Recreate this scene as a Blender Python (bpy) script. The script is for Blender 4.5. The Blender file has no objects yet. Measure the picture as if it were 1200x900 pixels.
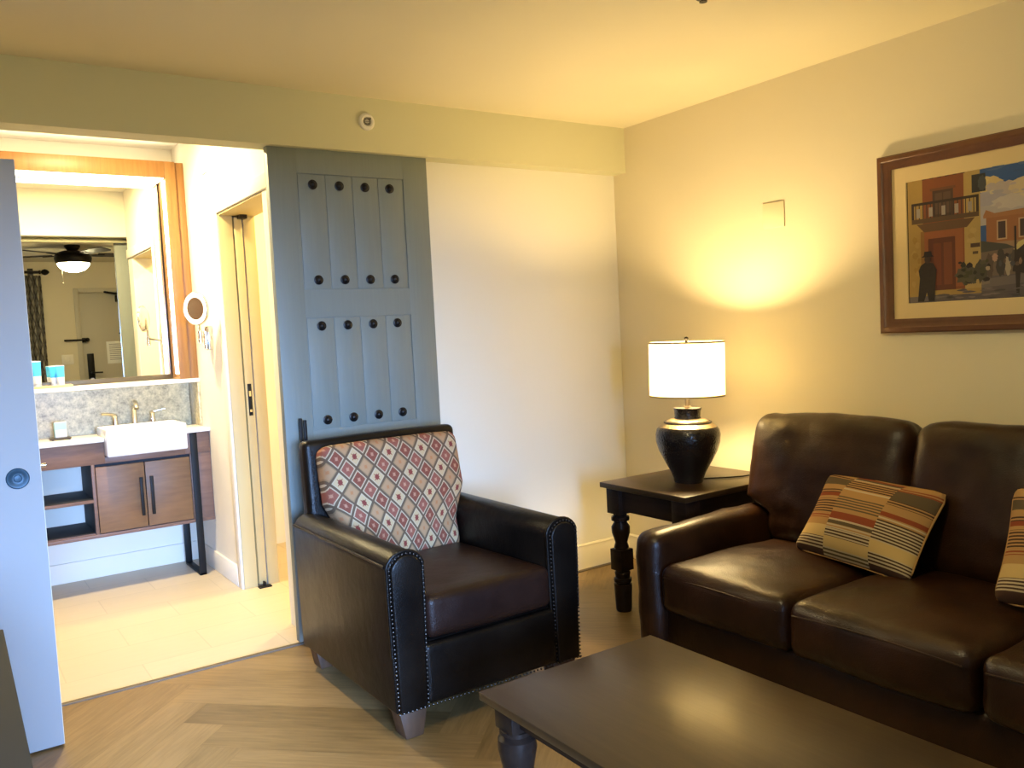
import bpy, bmesh, math, random
from math import sin, cos, pi, sqrt, radians
from mathutils import Vector, Matrix, noise
random.seed(7)
S = bpy.context.scene
COL = S.collection

# ------------------------------------------------------------------ materials
def mat(name, col, rough=.5, metal=0., spec=.5, coat=0., coat_rough=.1):
    m = bpy.data.materials.new(name); m.use_nodes = True
    b = m.node_tree.nodes['Principled BSDF']
    b.inputs['Base Color'].default_value = (*col, 1)
    b.inputs['Roughness'].default_value = rough
    b.inputs['Metallic'].default_value = metal
    b.inputs['Specular IOR Level'].default_value = spec
    b.inputs['Coat Weight'].default_value = coat
    b.inputs['Coat Roughness'].default_value = coat_rough
    return m

class NT:
    """small node-tree writer"""
    def __init__(s, m): s.t = m.node_tree; s.b = s.t.nodes['Principled BSDF']
    def n(s, typ, **kw):
        o = s.t.nodes.new(typ)
        for k, v in kw.items(): setattr(o, k, v)
        return o
    def l(s, a, b): s.t.links.new(a, b)
    def put(s, v, sock):
        if hasattr(v, 'default_value') and hasattr(v, 'is_output'): s.l(v, sock)
        else: sock.default_value = v
    def m(s, op, a, b=0., c=0.):
        o = s.n('ShaderNodeMath', operation=op)
        for i, v in enumerate((a, b, c)): s.put(v, o.inputs[i])
        return o.outputs[0]
    def mix(s, f, a, b):
        o = s.n('ShaderNodeMix', data_type='RGBA'); s.put(f, o.inputs[0]); s.put(a, o.inputs[6]); s.put(b, o.inputs[7])
        return o.outputs[2]
    def coord(s, out='Object'): return s.n('ShaderNodeTexCoord').outputs[out]
    def mapping(s, vec, scale=(1, 1, 1), rot=(0, 0, 0)):
        o = s.n('ShaderNodeMapping'); s.l(vec, o.inputs[0])
        o.inputs['Scale'].default_value = scale; o.inputs['Rotation'].default_value = rot
        return o.outputs[0]
    def noise(s, vec, scale, detail=3., rough=.5):
        o = s.n('ShaderNodeTexNoise'); s.l(vec, o.inputs['Vector'])
        o.inputs['Scale'].default_value = scale; o.inputs['Detail'].default_value = detail; o.inputs['Roughness'].default_value = rough
        return o.outputs['Fac']
    def ramp(s, f, stops, interp='LINEAR'):
        o = s.n('ShaderNodeValToRGB'); r = o.color_ramp; r.interpolation = interp
        while len(r.elements) < len(stops): r.elements.new(1.)
        for e, (p, c) in zip(r.elements, stops): e.position = p; e.color = (*c, 1)
        s.put(f, o.inputs[0]); return o.outputs[0]
    def bump(s, h, strength, dist=.01):
        o = s.n('ShaderNodeBump'); s.l(h, o.inputs['Height'])
        o.inputs['Strength'].default_value = strength; o.inputs['Distance'].default_value = dist
        s.l(o.outputs[0], s.b.inputs['Normal'])
    def base(s, c): s.put(c, s.b.inputs['Base Color'])

def c4(c): return (*c, 1)
def paint(name, col, rough=.75, bump=.05):
    m = mat(name, col, rough, spec=.3); t = NT(m)
    n = t.noise(t.coord(), 90, 4); t.bump(n, bump, .004)
    n2 = t.noise(t.coord(), 1.3, 2)
    t.base(t.mix(n2, c4([x * .97 for x in col]), c4([min(1, x * 1.03) for x in col])))
    return m
def leather(name, c1, c2, rough=.33, spec=.19):
    m = mat(name, c1, rough, spec=spec); t = NT(m)
    co = t.coord()
    n = t.noise(co, 5, 4, .6)
    t.base(t.mix(t.ramp(n, [(.35, (0, 0, 0)), (.7, (1, 1, 1))]), c4(c1), c4(c2)))
    v = t.n('ShaderNodeTexVoronoi'); t.l(co, v.inputs['Vector']); v.inputs['Scale'].default_value = 260
    h = t.m('ADD', t.m('MULTIPLY', v.outputs['Distance'], .25), t.m('MULTIPLY', t.noise(co, 16, 4), 1.2))
    t.bump(h, .35, .006)
    r = t.m('MULTIPLY_ADD', n, .2, rough - .1); t.l(r, t.b.inputs['Roughness'])
    return m
def wood(name, c1, c2, scale=(1, 14, 14), rough=.45, coat=0.):
    m = mat(name, c1, rough, coat=coat); t = NT(m)
    v = t.mapping(t.coord(), scale)
    n = t.noise(v, 3.2, 6, .62)
    t.base(t.mix(t.ramp(n, [(.3, (0, 0, 0)), (.7, (1, 1, 1))]), c4(c1), c4(c2)))
    t.bump(n, .08, .004)
    return m
def emit(name, col, s):
    m = mat(name, (.8, .8, .8)); b = m.node_tree.nodes['Principled BSDF']
    b.inputs['Emission Color'].default_value = (*col, 1); b.inputs['Emission Strength'].default_value = s
    return m

M = {}
M['wall'] = paint('wall_paint', (.70, .63, .455))
M['daylit_wall'] = paint('daylit_wall_paint', (.75, .72, .60))  # same cream as the walls, whitened for the daylight falling on it
M['soffit'] = paint('lamplit_soffit_paint', (.60, .58, .38))  # cream wall paint darkened to olive for the weak fan and lamp light
M['ceil'] = paint('ceiling_paint', (.74, .67, .46))
M['alc'] = paint('alcove_paint', (.80, .77, .68))
M['trimw'] = paint('trim_paint', (.72, .66, .50), .5, .01)
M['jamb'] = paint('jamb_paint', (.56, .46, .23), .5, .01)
M['barn'] = None
M['leaf'] = paint('daylit_door_paint', (.35, .365, .375), .45, .02)  # barn door colour lightened for the stronger daylight near the window
M['darkwood'] = wood('espresso_wood', (.013, .008, .006), (.022, .013, .009), (14, 1.5, 14), .33)
M['darkwood'].node_tree.nodes['Principled BSDF'].inputs['Specular IOR Level'].default_value = .15
M['tabletop'] = wood('espresso_tabletop', (.026, .015, .007), (.038, .023, .010), (14, 1.5, 14), .30)
M['tabletop'].node_tree.nodes['Principled BSDF'].inputs['Specular IOR Level'].default_value = .32
M['sofa'] = leather('sofa_leather', (.0125, .0043, .0015), (.032, .0113, .0036), .35, .34)
M['chair'] = leather('armchair_leather', (.0035, .0026, .0022), (.008, .0058, .0042), .33)
M['chairseat'] = leather('armchair_seat_leather', (.010, .0042, .003), (.020, .009, .006), .38)
M['nail'] = mat('antique_nail', (.065, .055, .048), .42, 1.)
M['iron'] = mat('black_iron', (.015, .014, .014), .4, .6)
M['black'] = mat('matte_black', (.008, .008, .008), .5, spec=.2)
M['chrome'] = mat('brushed_nickel', (.72, .68, .60), .18, 1.)
M['porc'] = mat('porcelain', (.74, .74, .74), .15, coat=.3)
M['quartz'] = mat('white_quartz', (.80, .79, .76), .25)
M['vwood'] = wood('vanity_walnut', (.13, .072, .05), (.20, .11, .075), (2, 14, 14), .5)
M['vdoor'] = wood('vanity_door_walnut', (.150, .072, .028), (.21, .108, .042), (2, 14, 14), .5)
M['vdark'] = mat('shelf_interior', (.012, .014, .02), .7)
M['mwood'] = wood('mirror_frame_wood', (.27, .122, .034), (.35, .175, .052), (18, 18, 1.2), .45)
M['mirror'] = mat('mirror_glass', (.93, .94, .90), 0.0, 1.)
M['led'] = emit('led_diffuser', (1., .86, .58), 10)
M['ring_led'] = emit('ring_light', (1., .92, .72), 1.2)
M['foot'] = wood('walnut_foot', (.045, .020, .008), (.08, .036, .014), (10, 10, 2), .6)
M['frame'] = wood('picture_frame_wood', (.085, .030, .012), (.13, .05, .018), (3, 3, 3), .4)
M['plastic'] = mat('cream_plastic', (.78, .74, .64), .4)
M['plate'] = paint('painted_plate', (.72, .62, .42), .5, .01)
M['plast_dk'] = mat('grey_grille', (.16, .15, .12), .5)
M['dresser'] = mat('charcoal_laminate', (.035, .037, .037), .75, spec=.15)
M['bronze'] = mat('oiled_bronze', (.018, .014, .011), .38, .7)
M['blade'] = wood('dark_fan_blade', (.02, .014, .010), (.03, .02, .014), (2, 12, 12), .5)
M['door'] = paint('entry_door_paint', (.50, .46, .36), .5, .01)
M['paper'] = mat('white_paper', (.82, .82, .78), .7)
M['ink'] = mat('grey_ink', (.25, .25, .25), .7)
M['tile'] = None
M['blue'] = mat('aqua_print', (.05, .40, .68), .4)
M['tubew'] = mat('white_tube_plastic', (.62, .63, .63), .35)
M['traywood'] = wood('pale_wood_tray', (.55, .38, .19), (.66, .48, .26), (2, 14, 14), .5)
M['alu'] = mat('threshold_strip', (.10, .075, .05), .6)
M['brass'] = mat('antique_pewter', (.42, .32, .20), .33, 1.)

# barn door paint with a faint brushed wood grain
m = mat('slate_door_paint', (.20, .22, .22), .5); t = NT(m)
v = t.mapping(t.coord(), (30, 30, 1.6)); n = t.noise(v, 3, 5, .6)
t.base(t.mix(n, (.155, .178, .158, 1), (.185, .212, .19, 1))); t.bump(n, .25, .003); M['barn'] = m

# glazed hammered lamp base
m = mat('hammered_black_glaze', (.012, .010, .010), .18, .0, .35, coat=.25, coat_rough=.08); t = NT(m)
v = t.n('ShaderNodeTexVoronoi'); t.l(t.coord(), v.inputs['Vector']); v.inputs['Scale'].default_value = 95
t.bump(v.outputs['Distance'], .45, .004); M['vase'] = m
m = mat('hammered_pewter', (.45, .36, .24), .3, 1.); t = NT(m)
v = t.n('ShaderNodeTexVoronoi'); t.l(t.coord(), v.inputs['Vector']); v.inputs['Scale'].default_value = 130
t.bump(v.outputs['Distance'], .4, .004); M['pewter'] = m
# lamp shade: translucent cloth plus an added glow for the bulb light it passes
m = mat('glowing_linen', (.85, .80, .66), .8); t = NT(m)
tr = t.n('ShaderNodeBsdfTranslucent'); tr.inputs[0].default_value = (.95, .86, .58, 1)
mx = t.n('ShaderNodeMixShader'); mx.inputs[0].default_value = .72
out = t.t.nodes['Material Output']; t.l(t.b.outputs[0], mx.inputs[1]); t.l(tr.outputs[0], mx.inputs[2]); t.l(mx.outputs[0], out.inputs[0])
t.b.inputs['Emission Color'].default_value = (1, .78, .42, 1); t.b.inputs['Emission Strength'].default_value = 6.2
M['shade'] = m
M['bulb'] = emit('bulb_glass', (1, .78, .42), 40)
M['bowl'] = emit('frosted_bowl', (1, .86, .48), 100)
M['downlight'] = emit('downlight_lens', (1, .88, .60), 12)
# window pane (thin): see-through with a faint gloss
m = mat('thin_pane', (.9, .95, .95), .02); t = NT(m)
tp = t.n('ShaderNodeBsdfTransparent'); mx = t.n('ShaderNodeMixShader'); mx.inputs[0].default_value = .93
out = t.t.nodes['Material Output']; t.l(t.b.outputs[0], mx.inputs[1]); t.l(tp.outputs[0], mx.inputs[2]); t.l(mx.outputs[0], out.inputs[0])
M['pane'] = m
# stone backsplash
m = mat('speckled_stone', (.5, .48, .42), .3); t = NT(m); co = t.coord()
n1 = t.noise(co, 26, 6, .7); n2 = t.noise(co, 75, 3, .6)
f = t.m('ADD', t.m('MULTIPLY', n1, .7), t.m('MULTIPLY', n2, .3))
t.base(t.ramp(f, [(.34, (.25, .21, .13)), (.46, (.48, .41, .25)), (.58, (.66, .57, .34)), (.68, (.80, .70, .42))])); M['stone'] = m
# alcove floor tiles
m = mat('beige_floor_tile', (.55, .46, .33), .45); t = NT(m); co = t.coord()
br = t.n('ShaderNodeTexBrick'); t.l(co, br.inputs['Vector'])
br.inputs['Color1'].default_value = (.56, .48, .36, 1); br.inputs['Color2'].default_value = (.60, .51, .38, 1); br.inputs['Mortar'].default_value = (.48, .41, .31, 1)
br.inputs['Scale'].default_value = 1; br.inputs['Brick Width'].default_value = .6; br.inputs['Row Height'].default_value = .3; br.inputs['Mortar Size'].default_value = .003
n = t.noise(t.mapping(co, (2, 12, 1)), 4, 4)
t.base(t.mix(t.m('MULTIPLY', n, .35), br.outputs['Color'], (.44, .36, .26, 1))); M['tile'] = m
# herringbone planks (one tint per plank from a face attribute)
m = mat('herringbone_planks', (.3, .2, .1), .40); t = NT(m)
at = t.n('ShaderNodeAttribute', attribute_name='tint'); uv = t.n('ShaderNodeUVMap', uv_map='pat')
g = t.noise(t.mapping(uv.outputs[0], (2.2, 26, 1)), 2.6, 7, .62); g2 = t.noise(t.mapping(uv.outputs[0], (1, 5, 1)), 3, 4, .6)
f = t.m('ADD', t.m('MULTIPLY', g, .55), t.m('ADD', t.m('MULTIPLY', g2, .3), t.m('MULTIPLY', at.outputs['Fac'], .25)))
t.base(t.ramp(f, [(.30, (.115, .068, .022)), (.52, (.20, .125, .045)), (.72, (.28, .18, .072))])); t.bump(g, .06, .003)
M['plank'] = m
# patterned kilim cloth
def kilim():
    m = mat('kilim_cloth', (.5, .4, .3), .9, spec=.1); t = NT(m)
    uv = t.n('ShaderNodeUVMap', uv_map='pat'); sp = t.n('ShaderNodeSeparateXYZ'); t.l(uv.outputs[0], sp.inputs[0])
    u, w = sp.outputs[0], sp.outputs[1]
    P = .078; Q = .098                         # diamond width, height
    a = t.m('SUBTRACT', t.m('DIVIDE', u, P), t.m('DIVIDE', w, Q)); b = t.m('ADD', t.m('DIVIDE', u, P), t.m('DIVIDE', w, Q))
    a = t.m('ADD', a, 50.); b = t.m('ADD', b, 50.)
    i, j = t.m('FLOOR', a), t.m('FLOOR', b)
    fa, fb = t.m('FRACT', a), t.m('FRACT', b)
    da, db = t.m('ABSOLUTE', t.m('SUBTRACT', fa, .5)), t.m('ABSOLUTE', t.m('SUBTRACT', fb, .5))
    d = t.m('MAXIMUM', da, db); mn = t.m('MINIMUM', da, db)
    along = t.m('FRACT', t.m('MULTIPLY', mn, 10.))
    zig = t.m('MULTIPLY', t.m('ABSOLUTE', t.m('SUBTRACT', along, .5)), .09)
    dz = t.m('ADD', d, zig)
    gt = lambda x, y: t.m('GREATER_THAN', x, y)
    ie = t.m('MODULO', i, 2.); je = t.m('MODULO', j, 2.)
    cream, tan, br1, br2 = (.45, .33, .175, 1), (.35, .205, .10, 1), (.165, .036, .021, 1), (.215, .058, .038, 1)
    A = t.mix(ie, tan, cream); B = t.mix(ie, br1, br2)
    field = t.mix(je, B, A)
    dotA = t.mix(ie, (.36, .15, .06, 1), (.17, .02, .018, 1)); dotB = t.mix(ie, (.38, .18, .11, 1), (.40, .20, .125, 1))
    dot = t.mix(je, dotB, dotA)
    star = t.m('ADD', t.m('MULTIPLY', t.m('ADD', da, db), .75), t.m('MULTIPLY', d, -.0))
    star = t.m('MINIMUM', t.m('MULTIPLY', d, 1.25), t.m('ADD', t.m('MULTIPLY', mn, 2.2), t.m('MULTIPLY', d, .55)))
    dsize = t.m('ADD', .11, t.m('MULTIPLY', je, t.m('MULTIPLY', ie, .07)))
    col = t.mix(gt(star, dsize), dot, field)
    ringc = t.mix(je, (.44, .35, .23, 1), t.mix(ie, (.25, .16, .08, 1), (.45, .36, .23, 1)))
    col = t.mix(gt(dz, .375), col, ringc)
    col = t.mix(gt(d, .425), col, (.085, .055, .032, 1))
    nz = t.noise(t.mapping(uv.outputs[0], (1, 1, 1)), 700, 2); t.base(t.mix(t.m('MULTIPLY', nz, .25), col, (.30, .22, .15, 1))); t.bump(nz, .3, .002)
    return m
M['kilim'] = kilim()
# striped pillow cloth: three columns of stripes
def stripes(seed, flip=False):
    m = mat('striped_cloth', (.5, .4, .3), .9, spec=.1); t = NT(m)
    uv = t.n('ShaderNodeUVMap', uv_map='pat'); sp = t.n('ShaderNodeSeparateXYZ'); t.l(uv.outputs[0], sp.inputs[0])
    u, w = sp.outputs[0], sp.outputs[1]
    W, H = .53, .345
    v = t.m('ADD', t.m('DIVIDE', w, -H), .5)          # 0 at the top
    tan, dk, olive, rust, cream, wt = (.36, .205, .075), (.045, .022, .017), (.085, .062, .035), (.215, .045, .018), (.50, .35, .14), (.46, .37, .23)
    def fine(a, b, n, c1, c2):
        return [(a + (b - a) * k / n, c1 if k % 2 == 0 else c2) for k in range(n)]
    # (start, colour) or (start, colour, second colour of a finely striped zone)
    cols = [
        [(0, tan), (.05, dk, tan), (.09, olive), (.19, tan), (.24, dk, tan), (.30, rust), (.345, tan), (.38, tan, dk), (.56, rust, tan), (.62, tan), (.70, cream), (.83, wt, dk), (.95, dk)],
        [(0, rust), (.03, olive), (.06, wt), (.08, dk, tan), (.22, wt), (.245, tan), (.33, tan, olive), (.50, tan), (.53, rust), (.61, wt), (.63, olive), (.67, wt, tan), (.72, dk, wt), (.81, cream), (.92, olive, wt)],
        [(0, tan), (.06, rust, tan), (.11, olive), (.25, tan, dk), (.31, tan), (.40, rust), (.45, tan, wt), (.50, wt, dk), (.72, cream), (.84, wt, dk), (.96, dk)]]
    alt = t.m('GREATER_THAN', t.m('FRACT', t.m('MULTIPLY', v, 31.)), .5)
    r = []
    for st in cols:
        ra = t.ramp(v, [(q[0], q[1]) for q in st], 'CONSTANT'); rb = t.ramp(v, [(q[0], q[-1]) for q in st], 'CONSTANT')
        r.append(t.mix(alt, ra, rb))
    wob = t.m('MULTIPLY', t.m('SUBTRACT', t.noise(uv.outputs[0], 40, 2), .5), .004)
    uu = t.m('ADD', u, wob)
    g1, g2 = t.m('GREATER_THAN', uu, -.105), t.m('GREATER_THAN', uu, .105)
    col = t.mix(g2, t.mix(g1, r[0], r[1]), r[2])
    nz = t.noise(t.mapping(uv.outputs[0], (1, 3, 1)), 420, 2); t.base(t.mix(t.m('MULTIPLY', nz, .2), col, (.16, .10, .06, 1))); t.bump(nz, .3, .002)
    return m
M['stripe'] = stripes(1)
# curtain with woven lattice
m = mat('lattice_curtain', (.45, .42, .34), .85, spec=.1); t = NT(m)
uv = t.n('ShaderNodeUVMap', uv_map='pat'); sp = t.n('ShaderNodeSeparateXYZ'); t.l(uv.outputs[0], sp.inputs[0])
a = t.m('ADD', t.m('MULTIPLY', sp.outputs[0], 9.), t.m('MULTIPLY', sp.outputs[1], 6.)); b = t.m('SUBTRACT', t.m('MULTIPLY', sp.outputs[0], 9.), t.m('MULTIPLY', sp.outputs[1], 6.))
g = t.m('MAXIMUM', t.m('GREATER_THAN', t.m('FRACT', t.m('ADD', a, 60.)), .72), t.m('GREATER_THAN', t.m('FRACT', t.m('ADD', b, 60.)), .72))
t.base(t.mix(g, (.30, .28, .23, 1), (.12, .105, .09, 1))); M['curtain'] = m
# print: colour from face attribute
m = mat('art_print', (.5, .5, .5), .45, spec=.3, coat=.12, coat_rough=.05); t = NT(m)
at = t.n('ShaderNodeAttribute', attribute_name='ink')
nz = t.noise(t.coord(), 60, 4); t.base(t.mix(t.m('MULTIPLY', nz, .14), at.outputs['Color'], (.10, .075, .05, 1))); M['print'] = m
M['matboard'] = mat('cream_matboard', (.62, .48, .25), .6, coat=.2, coat_rough=.06)

# ------------------------------------------------------------------ mesh builder
class MB:
    def __init__(s): s.bm = bmesh.new(); s.uv = s.bm.loops.layers.uv.new('pat')
    def add(s, verts, faces, Mx=None, uvs=None, smooth=True, mi=0):
        vs = [s.bm.verts.new(Mx @ Vector(v) if Mx else Vector(v)) for v in verts]
        fs = []
        for f in faces:
            try: fc = s.bm.faces.new([vs[k] for k in f])
            except ValueError: continue
            fc.smooth = smooth; fc.material_index = mi
            if uvs:
                for lp, k in zip(fc.loops, f): lp[s.uv].uv = uvs[k]
            fs.append(fc)
        return fs
    def box(s, x0, x1, y0, y1, z0, z1, bev=0., seg=2, Mx=None):
        tmp = bmesh.new(); bmesh.ops.create_cube(tmp, size=1)
        for v in tmp.verts: v.co = Vector((x0 + (v.co.x + .5) * (x1 - x0), y0 + (v.co.y + .5) * (y1 - y0), z0 + (v.co.z + .5) * (z1 - z0)))
        if bev > 0: bmesh.ops.bevel(tmp, geom=list(tmp.edges), offset=bev, segments=seg, profile=.5, affect='EDGES')
        tmp.verts.index_update()
        vs = [v.co.copy() for v in tmp.verts]; fs = [[v.index for v in f.verts] for f in tmp.faces]; tmp.free()
        s.add(vs, fs, Mx); return s
    def lathe(s, prof, n=32, Mx=None, cap=True, mi=0):
        vs = []; fs = []
        for (z, r) in prof:
            for k in range(n): a = 2 * pi * k / n; vs.append((r * cos(a), r * sin(a), z))
        for i in range(len(prof) - 1):
            for k in range(n):
                k2 = (k + 1) % n; fs.append((i * n + k, i * n + k2, (i + 1) * n + k2, (i + 1) * n + k))
        if cap:
            fs.append(tuple(range(n - 1, -1, -1))); L = (len(prof) - 1) * n; fs.append(tuple(L + k for k in range(n)))
        s.add(vs, fs, Mx, mi=mi); return s
    def cyl(s, p, q, r, n=20, r2=None):
        p, q = Vector(p), Vector(q); d = q - p
        Mx = Matrix.Translation(p) @ d.to_track_quat('Z', 'Y').to_matrix().to_4x4()
        return s.lathe([(0, r), (d.length, r if r2 is None else r2)], n, Mx)
    def ball(s, c, r, n=14, sc=(1, 1, 1)):
        prof = [(-r * cos(pi * k / n), max(1e-4, r * sin(pi * k / n))) for k in range(n + 1)]
        return s.lathe(prof, n * 2, Matrix.Translation(Vector(c)) @ Matrix.Diagonal((*sc, 1)), cap=False)
    def tube(s, pts, r, n=10):
        pts = [Vector(p) for p in pts]; rings = []; up = None
        for i, p in enumerate(pts):
            d = (pts[min(i + 1, len(pts) - 1)] - pts[max(i - 1, 0)]).normalized()
            if up is None: up = d.orthogonal().normalized()
            up = (up - d * up.dot(d)).normalized(); w = d.cross(up)
            rr = r[i] if isinstance(r, (list, tuple)) else r
            rings.append([p + (up * cos(2 * pi * k / n) + w * sin(2 * pi * k / n)) * rr for k in range(n)])
        vs = [v for g in rings for v in g]; fs = []
        for i in range(len(pts) - 1):
            for k in range(n):
                k2 = (k + 1) % n; fs.append((i * n + k, i * n + k2, (i + 1) * n + k2, (i + 1) * n + k))
        fs.append(tuple(range(n - 1, -1, -1))); L = (len(pts) - 1) * n; fs.append(tuple(L + k for k in range(n)))
        s.add(vs, fs); return s
    def prism(s, poly, a, b, axis='y', bev=0., Mx=None):
        """poly in the other two axes, extruded from a to b along axis"""
        def P(u, v, w): return {'x': (w, u, v), 'y': (u, w, v), 'z': (u, v, w)}[axis]
        n = len(poly); vs = [P(u, v, a) for u, v in poly] + [P(u, v, b) for u, v in poly]
        fs = [tuple(range(n - 1, -1, -1)), tuple(range(n, 2 * n))] + [(k, (k + 1) % n, n + (k + 1) % n, n + k) for k in range(n)]
        tmp = bmesh.new(); tv = [tmp.verts.new(v) for v in vs]
        for f in fs: tmp.faces.new([tv[k] for k in f])
        bmesh.ops.recalc_face_normals(tmp, faces=list(tmp.faces))
        if bev > 0:
            ed = [e for e in tmp.edges if e.calc_face_angle(0) > .6]
            bmesh.ops.bevel(tmp, geom=ed, offset=bev, segments=2, profile=.5, affect='EDGES')
        tmp.verts.index_update()
        s.add([v.co.copy() for v in tmp.verts], [[v.index for v in f.verts] for f in tmp.faces], Mx); tmp.free(); return s
    def puff(s, size, r, bulge=(0, 0, 0), n=14, Mx=None, nz=0., nsc=4., shape=None, uvplane='xz', seed=0.):
        """soft rounded box centred on the origin: rounded edges, bulging faces, slight wrinkles"""
        h = [x / 2 for x in size]; rr = min(r, *[x * .98 for x in h])
        def axis(hh):
            e = [hh - rr * (1 - sin(pi / 2 * k / 4)) for k in range(5)]
            inner = [-(hh - rr) + 2 * (hh - rr) * k / n for k in range(1, n)]
            return [-x for x in reversed(e)] + inner + e
        ax = [axis(x) for x in h]; key = {}; vs = []; uvs = []; fs = []
        def V(p):
            k = tuple(round(c, 6) for c in p)
            if k in key: return key[k]
            q = Vector(p); inn = Vector([max(-(h[i] - rr), min(h[i] - rr, q[i])) for i in range(3)])
            d = q - inn
            if d.length > 1e-9: q = inn + d.normalized() * rr
            u = [max(-1, min(1, q[i] / h[i])) for i in range(3)]
            for i in range(3):
                o = [j for j in range(3) if j != i]
                q[i] += bulge[i] * u[i] * (1 - u[o[0]] ** 2) * (1 - u[o[1]] ** 2)
            uvc = (q.x, q.z) if uvplane == 'xz' else (q.x, q.y)
            if nz:
                g = noise.fractal(Vector((q.x * nsc + seed, q.y * nsc, q.z * nsc)), 1., 2., 3)
                q += Vector(u).normalized() * g * nz
            if shape: q = Vector(shape(q, u))
            key[k] = len(vs); vs.append(q); uvs.append(uvc); return key[k]
        for i in range(3):
            a, b = [(1, 2), (2, 0), (0, 1)][i]
            for sg in (-1, 1):
                A, B = ax[a], ax[b]
                for x in range(len(A) - 1):
                    for y in range(len(B) - 1):
                        f = []
                        for (dx, dy) in ((0, 0), (1, 0), (1, 1), (0, 1)):
                            p = [0, 0, 0]; p[i] = sg * h[i]; p[a] = A[x + dx]; p[b] = B[y + dy]; f.append(V(p))
                        fs.append(tuple(f) if sg > 0 else tuple(reversed(f)))
        s.add(vs, fs, Mx, uvs); return s
    def build(s, name, material, parent=None, sharp=35, recalc=True):
        if recalc: bmesh.ops.recalc_face_normals(s.bm, faces=list(s.bm.faces))
        me = bpy.data.meshes.new(name)
        base = parent_world(parent) if parent else Vector((0, 0, 0))
        bmesh.ops.translate(s.bm, vec=-base, verts=list(s.bm.verts))
        s.bm.to_mesh(me); s.bm.free()
        me.set_sharp_from_angle(angle=radians(sharp))
        for mm in (material if isinstance(material, (list, tuple)) else [material]): me.materials.append(mm)
        o = bpy.data.objects.new(name, me); COL.objects.link(o)
        if parent: o.parent = parent
        return o

def parent_world(o):
    v = Vector((0, 0, 0))
    while o: v += Vector(o.location); o = o.parent
    return v
def tag(o, label=None, cat=None, group=None, kind=None):
    if label: o['label'] = label
    if cat: o['category'] = cat
    if group: o['group'] = group
    if kind: o['kind'] = kind
    return o
def thing(name, label, cat, loc, group=None):
    o = bpy.data.objects.new(name, None); o.empty_display_size = .05; COL.objects.link(o); o.location = loc
    return tag(o, label, cat, group)
def struct(mb, name, material, label, cat, parent=None, sharp=35):
    o = mb.build(name, material, parent, sharp)
    return tag(o, label, cat, kind='structure')
def copy_tree(o, parent=None):
    c = o.copy(); COL.objects.link(c)
    if parent: c.parent = parent
    for ch in [x for x in bpy.data.objects if x.parent == o]: copy_tree(ch, c)
    return c

# ------------------------------------------------------------------ the room
XL, YR, H = -3.95, -4.2, 2.5          # left wall, rear wall, ceiling
YB = .104                             # face of the back wall
AX, AY, AH = -2.0, 2.05, 2.64         # alcove right wall, back wall, ceiling
WL = -1.95                            # right jamb of the opening in the back wall

# floor: herringbone planks as one mesh
fb = MB(); W = .1633; n_ = 6
tl = fb.bm.faces.layers.float.new('tint')
ca = cos(pi / 4)
OX, OY = -2.582, -.086
def rot(p): return Vector((OX + (p[0] - n_) * W * ca + (p[1] - 0) * W * ca * -1 + 0, OY + (p[0] - n_) * W * ca + p[1] * W * ca, 0))
def inroom(vs): return max(v.x for v in vs) > XL and min(v.x for v in vs) < 0 and max(v.y for v in vs) > YR and min(v.y for v in vs) < .05
g = .004
def clip_plank(x0, x1, y0, y1, horiz):
    q = [rot((x0 + g, y0 + g)), rot((x1 - g, y0 + g)), rot((x1 - g, y1 - g)), rot((x0 + g, y1 - g))]
    if not inroom(q): return
    L = n_ * W
    uv = [(0, 0), (L, 0), (L, W), (0, W)] if horiz else [(0, W), (0, 0), (L, 0), (L, W)]
    off = (random.random() * 20, random.random() * 20)
    f = fb.add(q, [(0, 1, 2, 3)], None, [(a + off[0], b + off[1]) for a, b in uv], smooth=False)
    f[0][tl] = random.random()
for k in range(-60, 60):
    for mm in range(-8, 9):
        bx = k + 2 * n_ * mm
        clip_plank(bx, bx + n_, k, k + 1, True)
        clip_plank(bx + n_, bx + n_ + 1, k + 1 - n_, k + 1, False)
for (co, no) in (((XL, 0, 0), (-1, 0, 0)), ((0, 0, 0), (1, 0, 0)), ((0, YR, 0), (0, -1, 0)), ((0, .05, 0), (0, 1, 0))):
    bmesh.ops.bisect_plane(fb.bm, geom=list(fb.bm.verts) + list(fb.bm.edges) + list(fb.bm.faces), plane_co=co, plane_no=no, clear_outer=True)
r_ = fb.add([(XL, YR, -.0015), (0, YR, -.0015), (0, .05, -.0015), (XL, .05, -.0015)], [(0, 1, 2, 3)], None, [(0, 0)] * 4, smooth=False)
struct(fb, 'floor', M['plank'], 'light brown herringbone plank floor of the living room', 'floor')

mb = MB(); mb.box(XL - .1, -.3, .07, AY + .1, -.06, 0); struct(mb, 'floor_alcove', M['tile'], 'pale beige tiled floor of the vanity alcove', 'floor')
mb = MB(); mb.box(XL, -.02, .045, .073, -.03, .005, .002); tag(mb.build('trim_1', M['alu']), 'thin metal threshold strip between plank floor and tiles', 'threshold strip', kind='structure')
mb = MB(); mb.box(XL - .1, .1, YR - .1, .15, H, H + .1); struct(mb, 'ceiling', M['ceil'], 'smooth cream ceiling of the living room', 'ceiling')
mb = MB(); mb.box(0, .1, YR - .1, .2, -.05, H); struct(mb, 'wall_right', M['wall'], 'warm beige wall behind the sofa with the painting', 'wall')
mb = MB(); mb.box(XL - .1, XL, YR - .1, .0, -.05, H); struct(mb, 'wall_left', M['wall'], 'beige wall at the left edge of the living room', 'wall')
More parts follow.
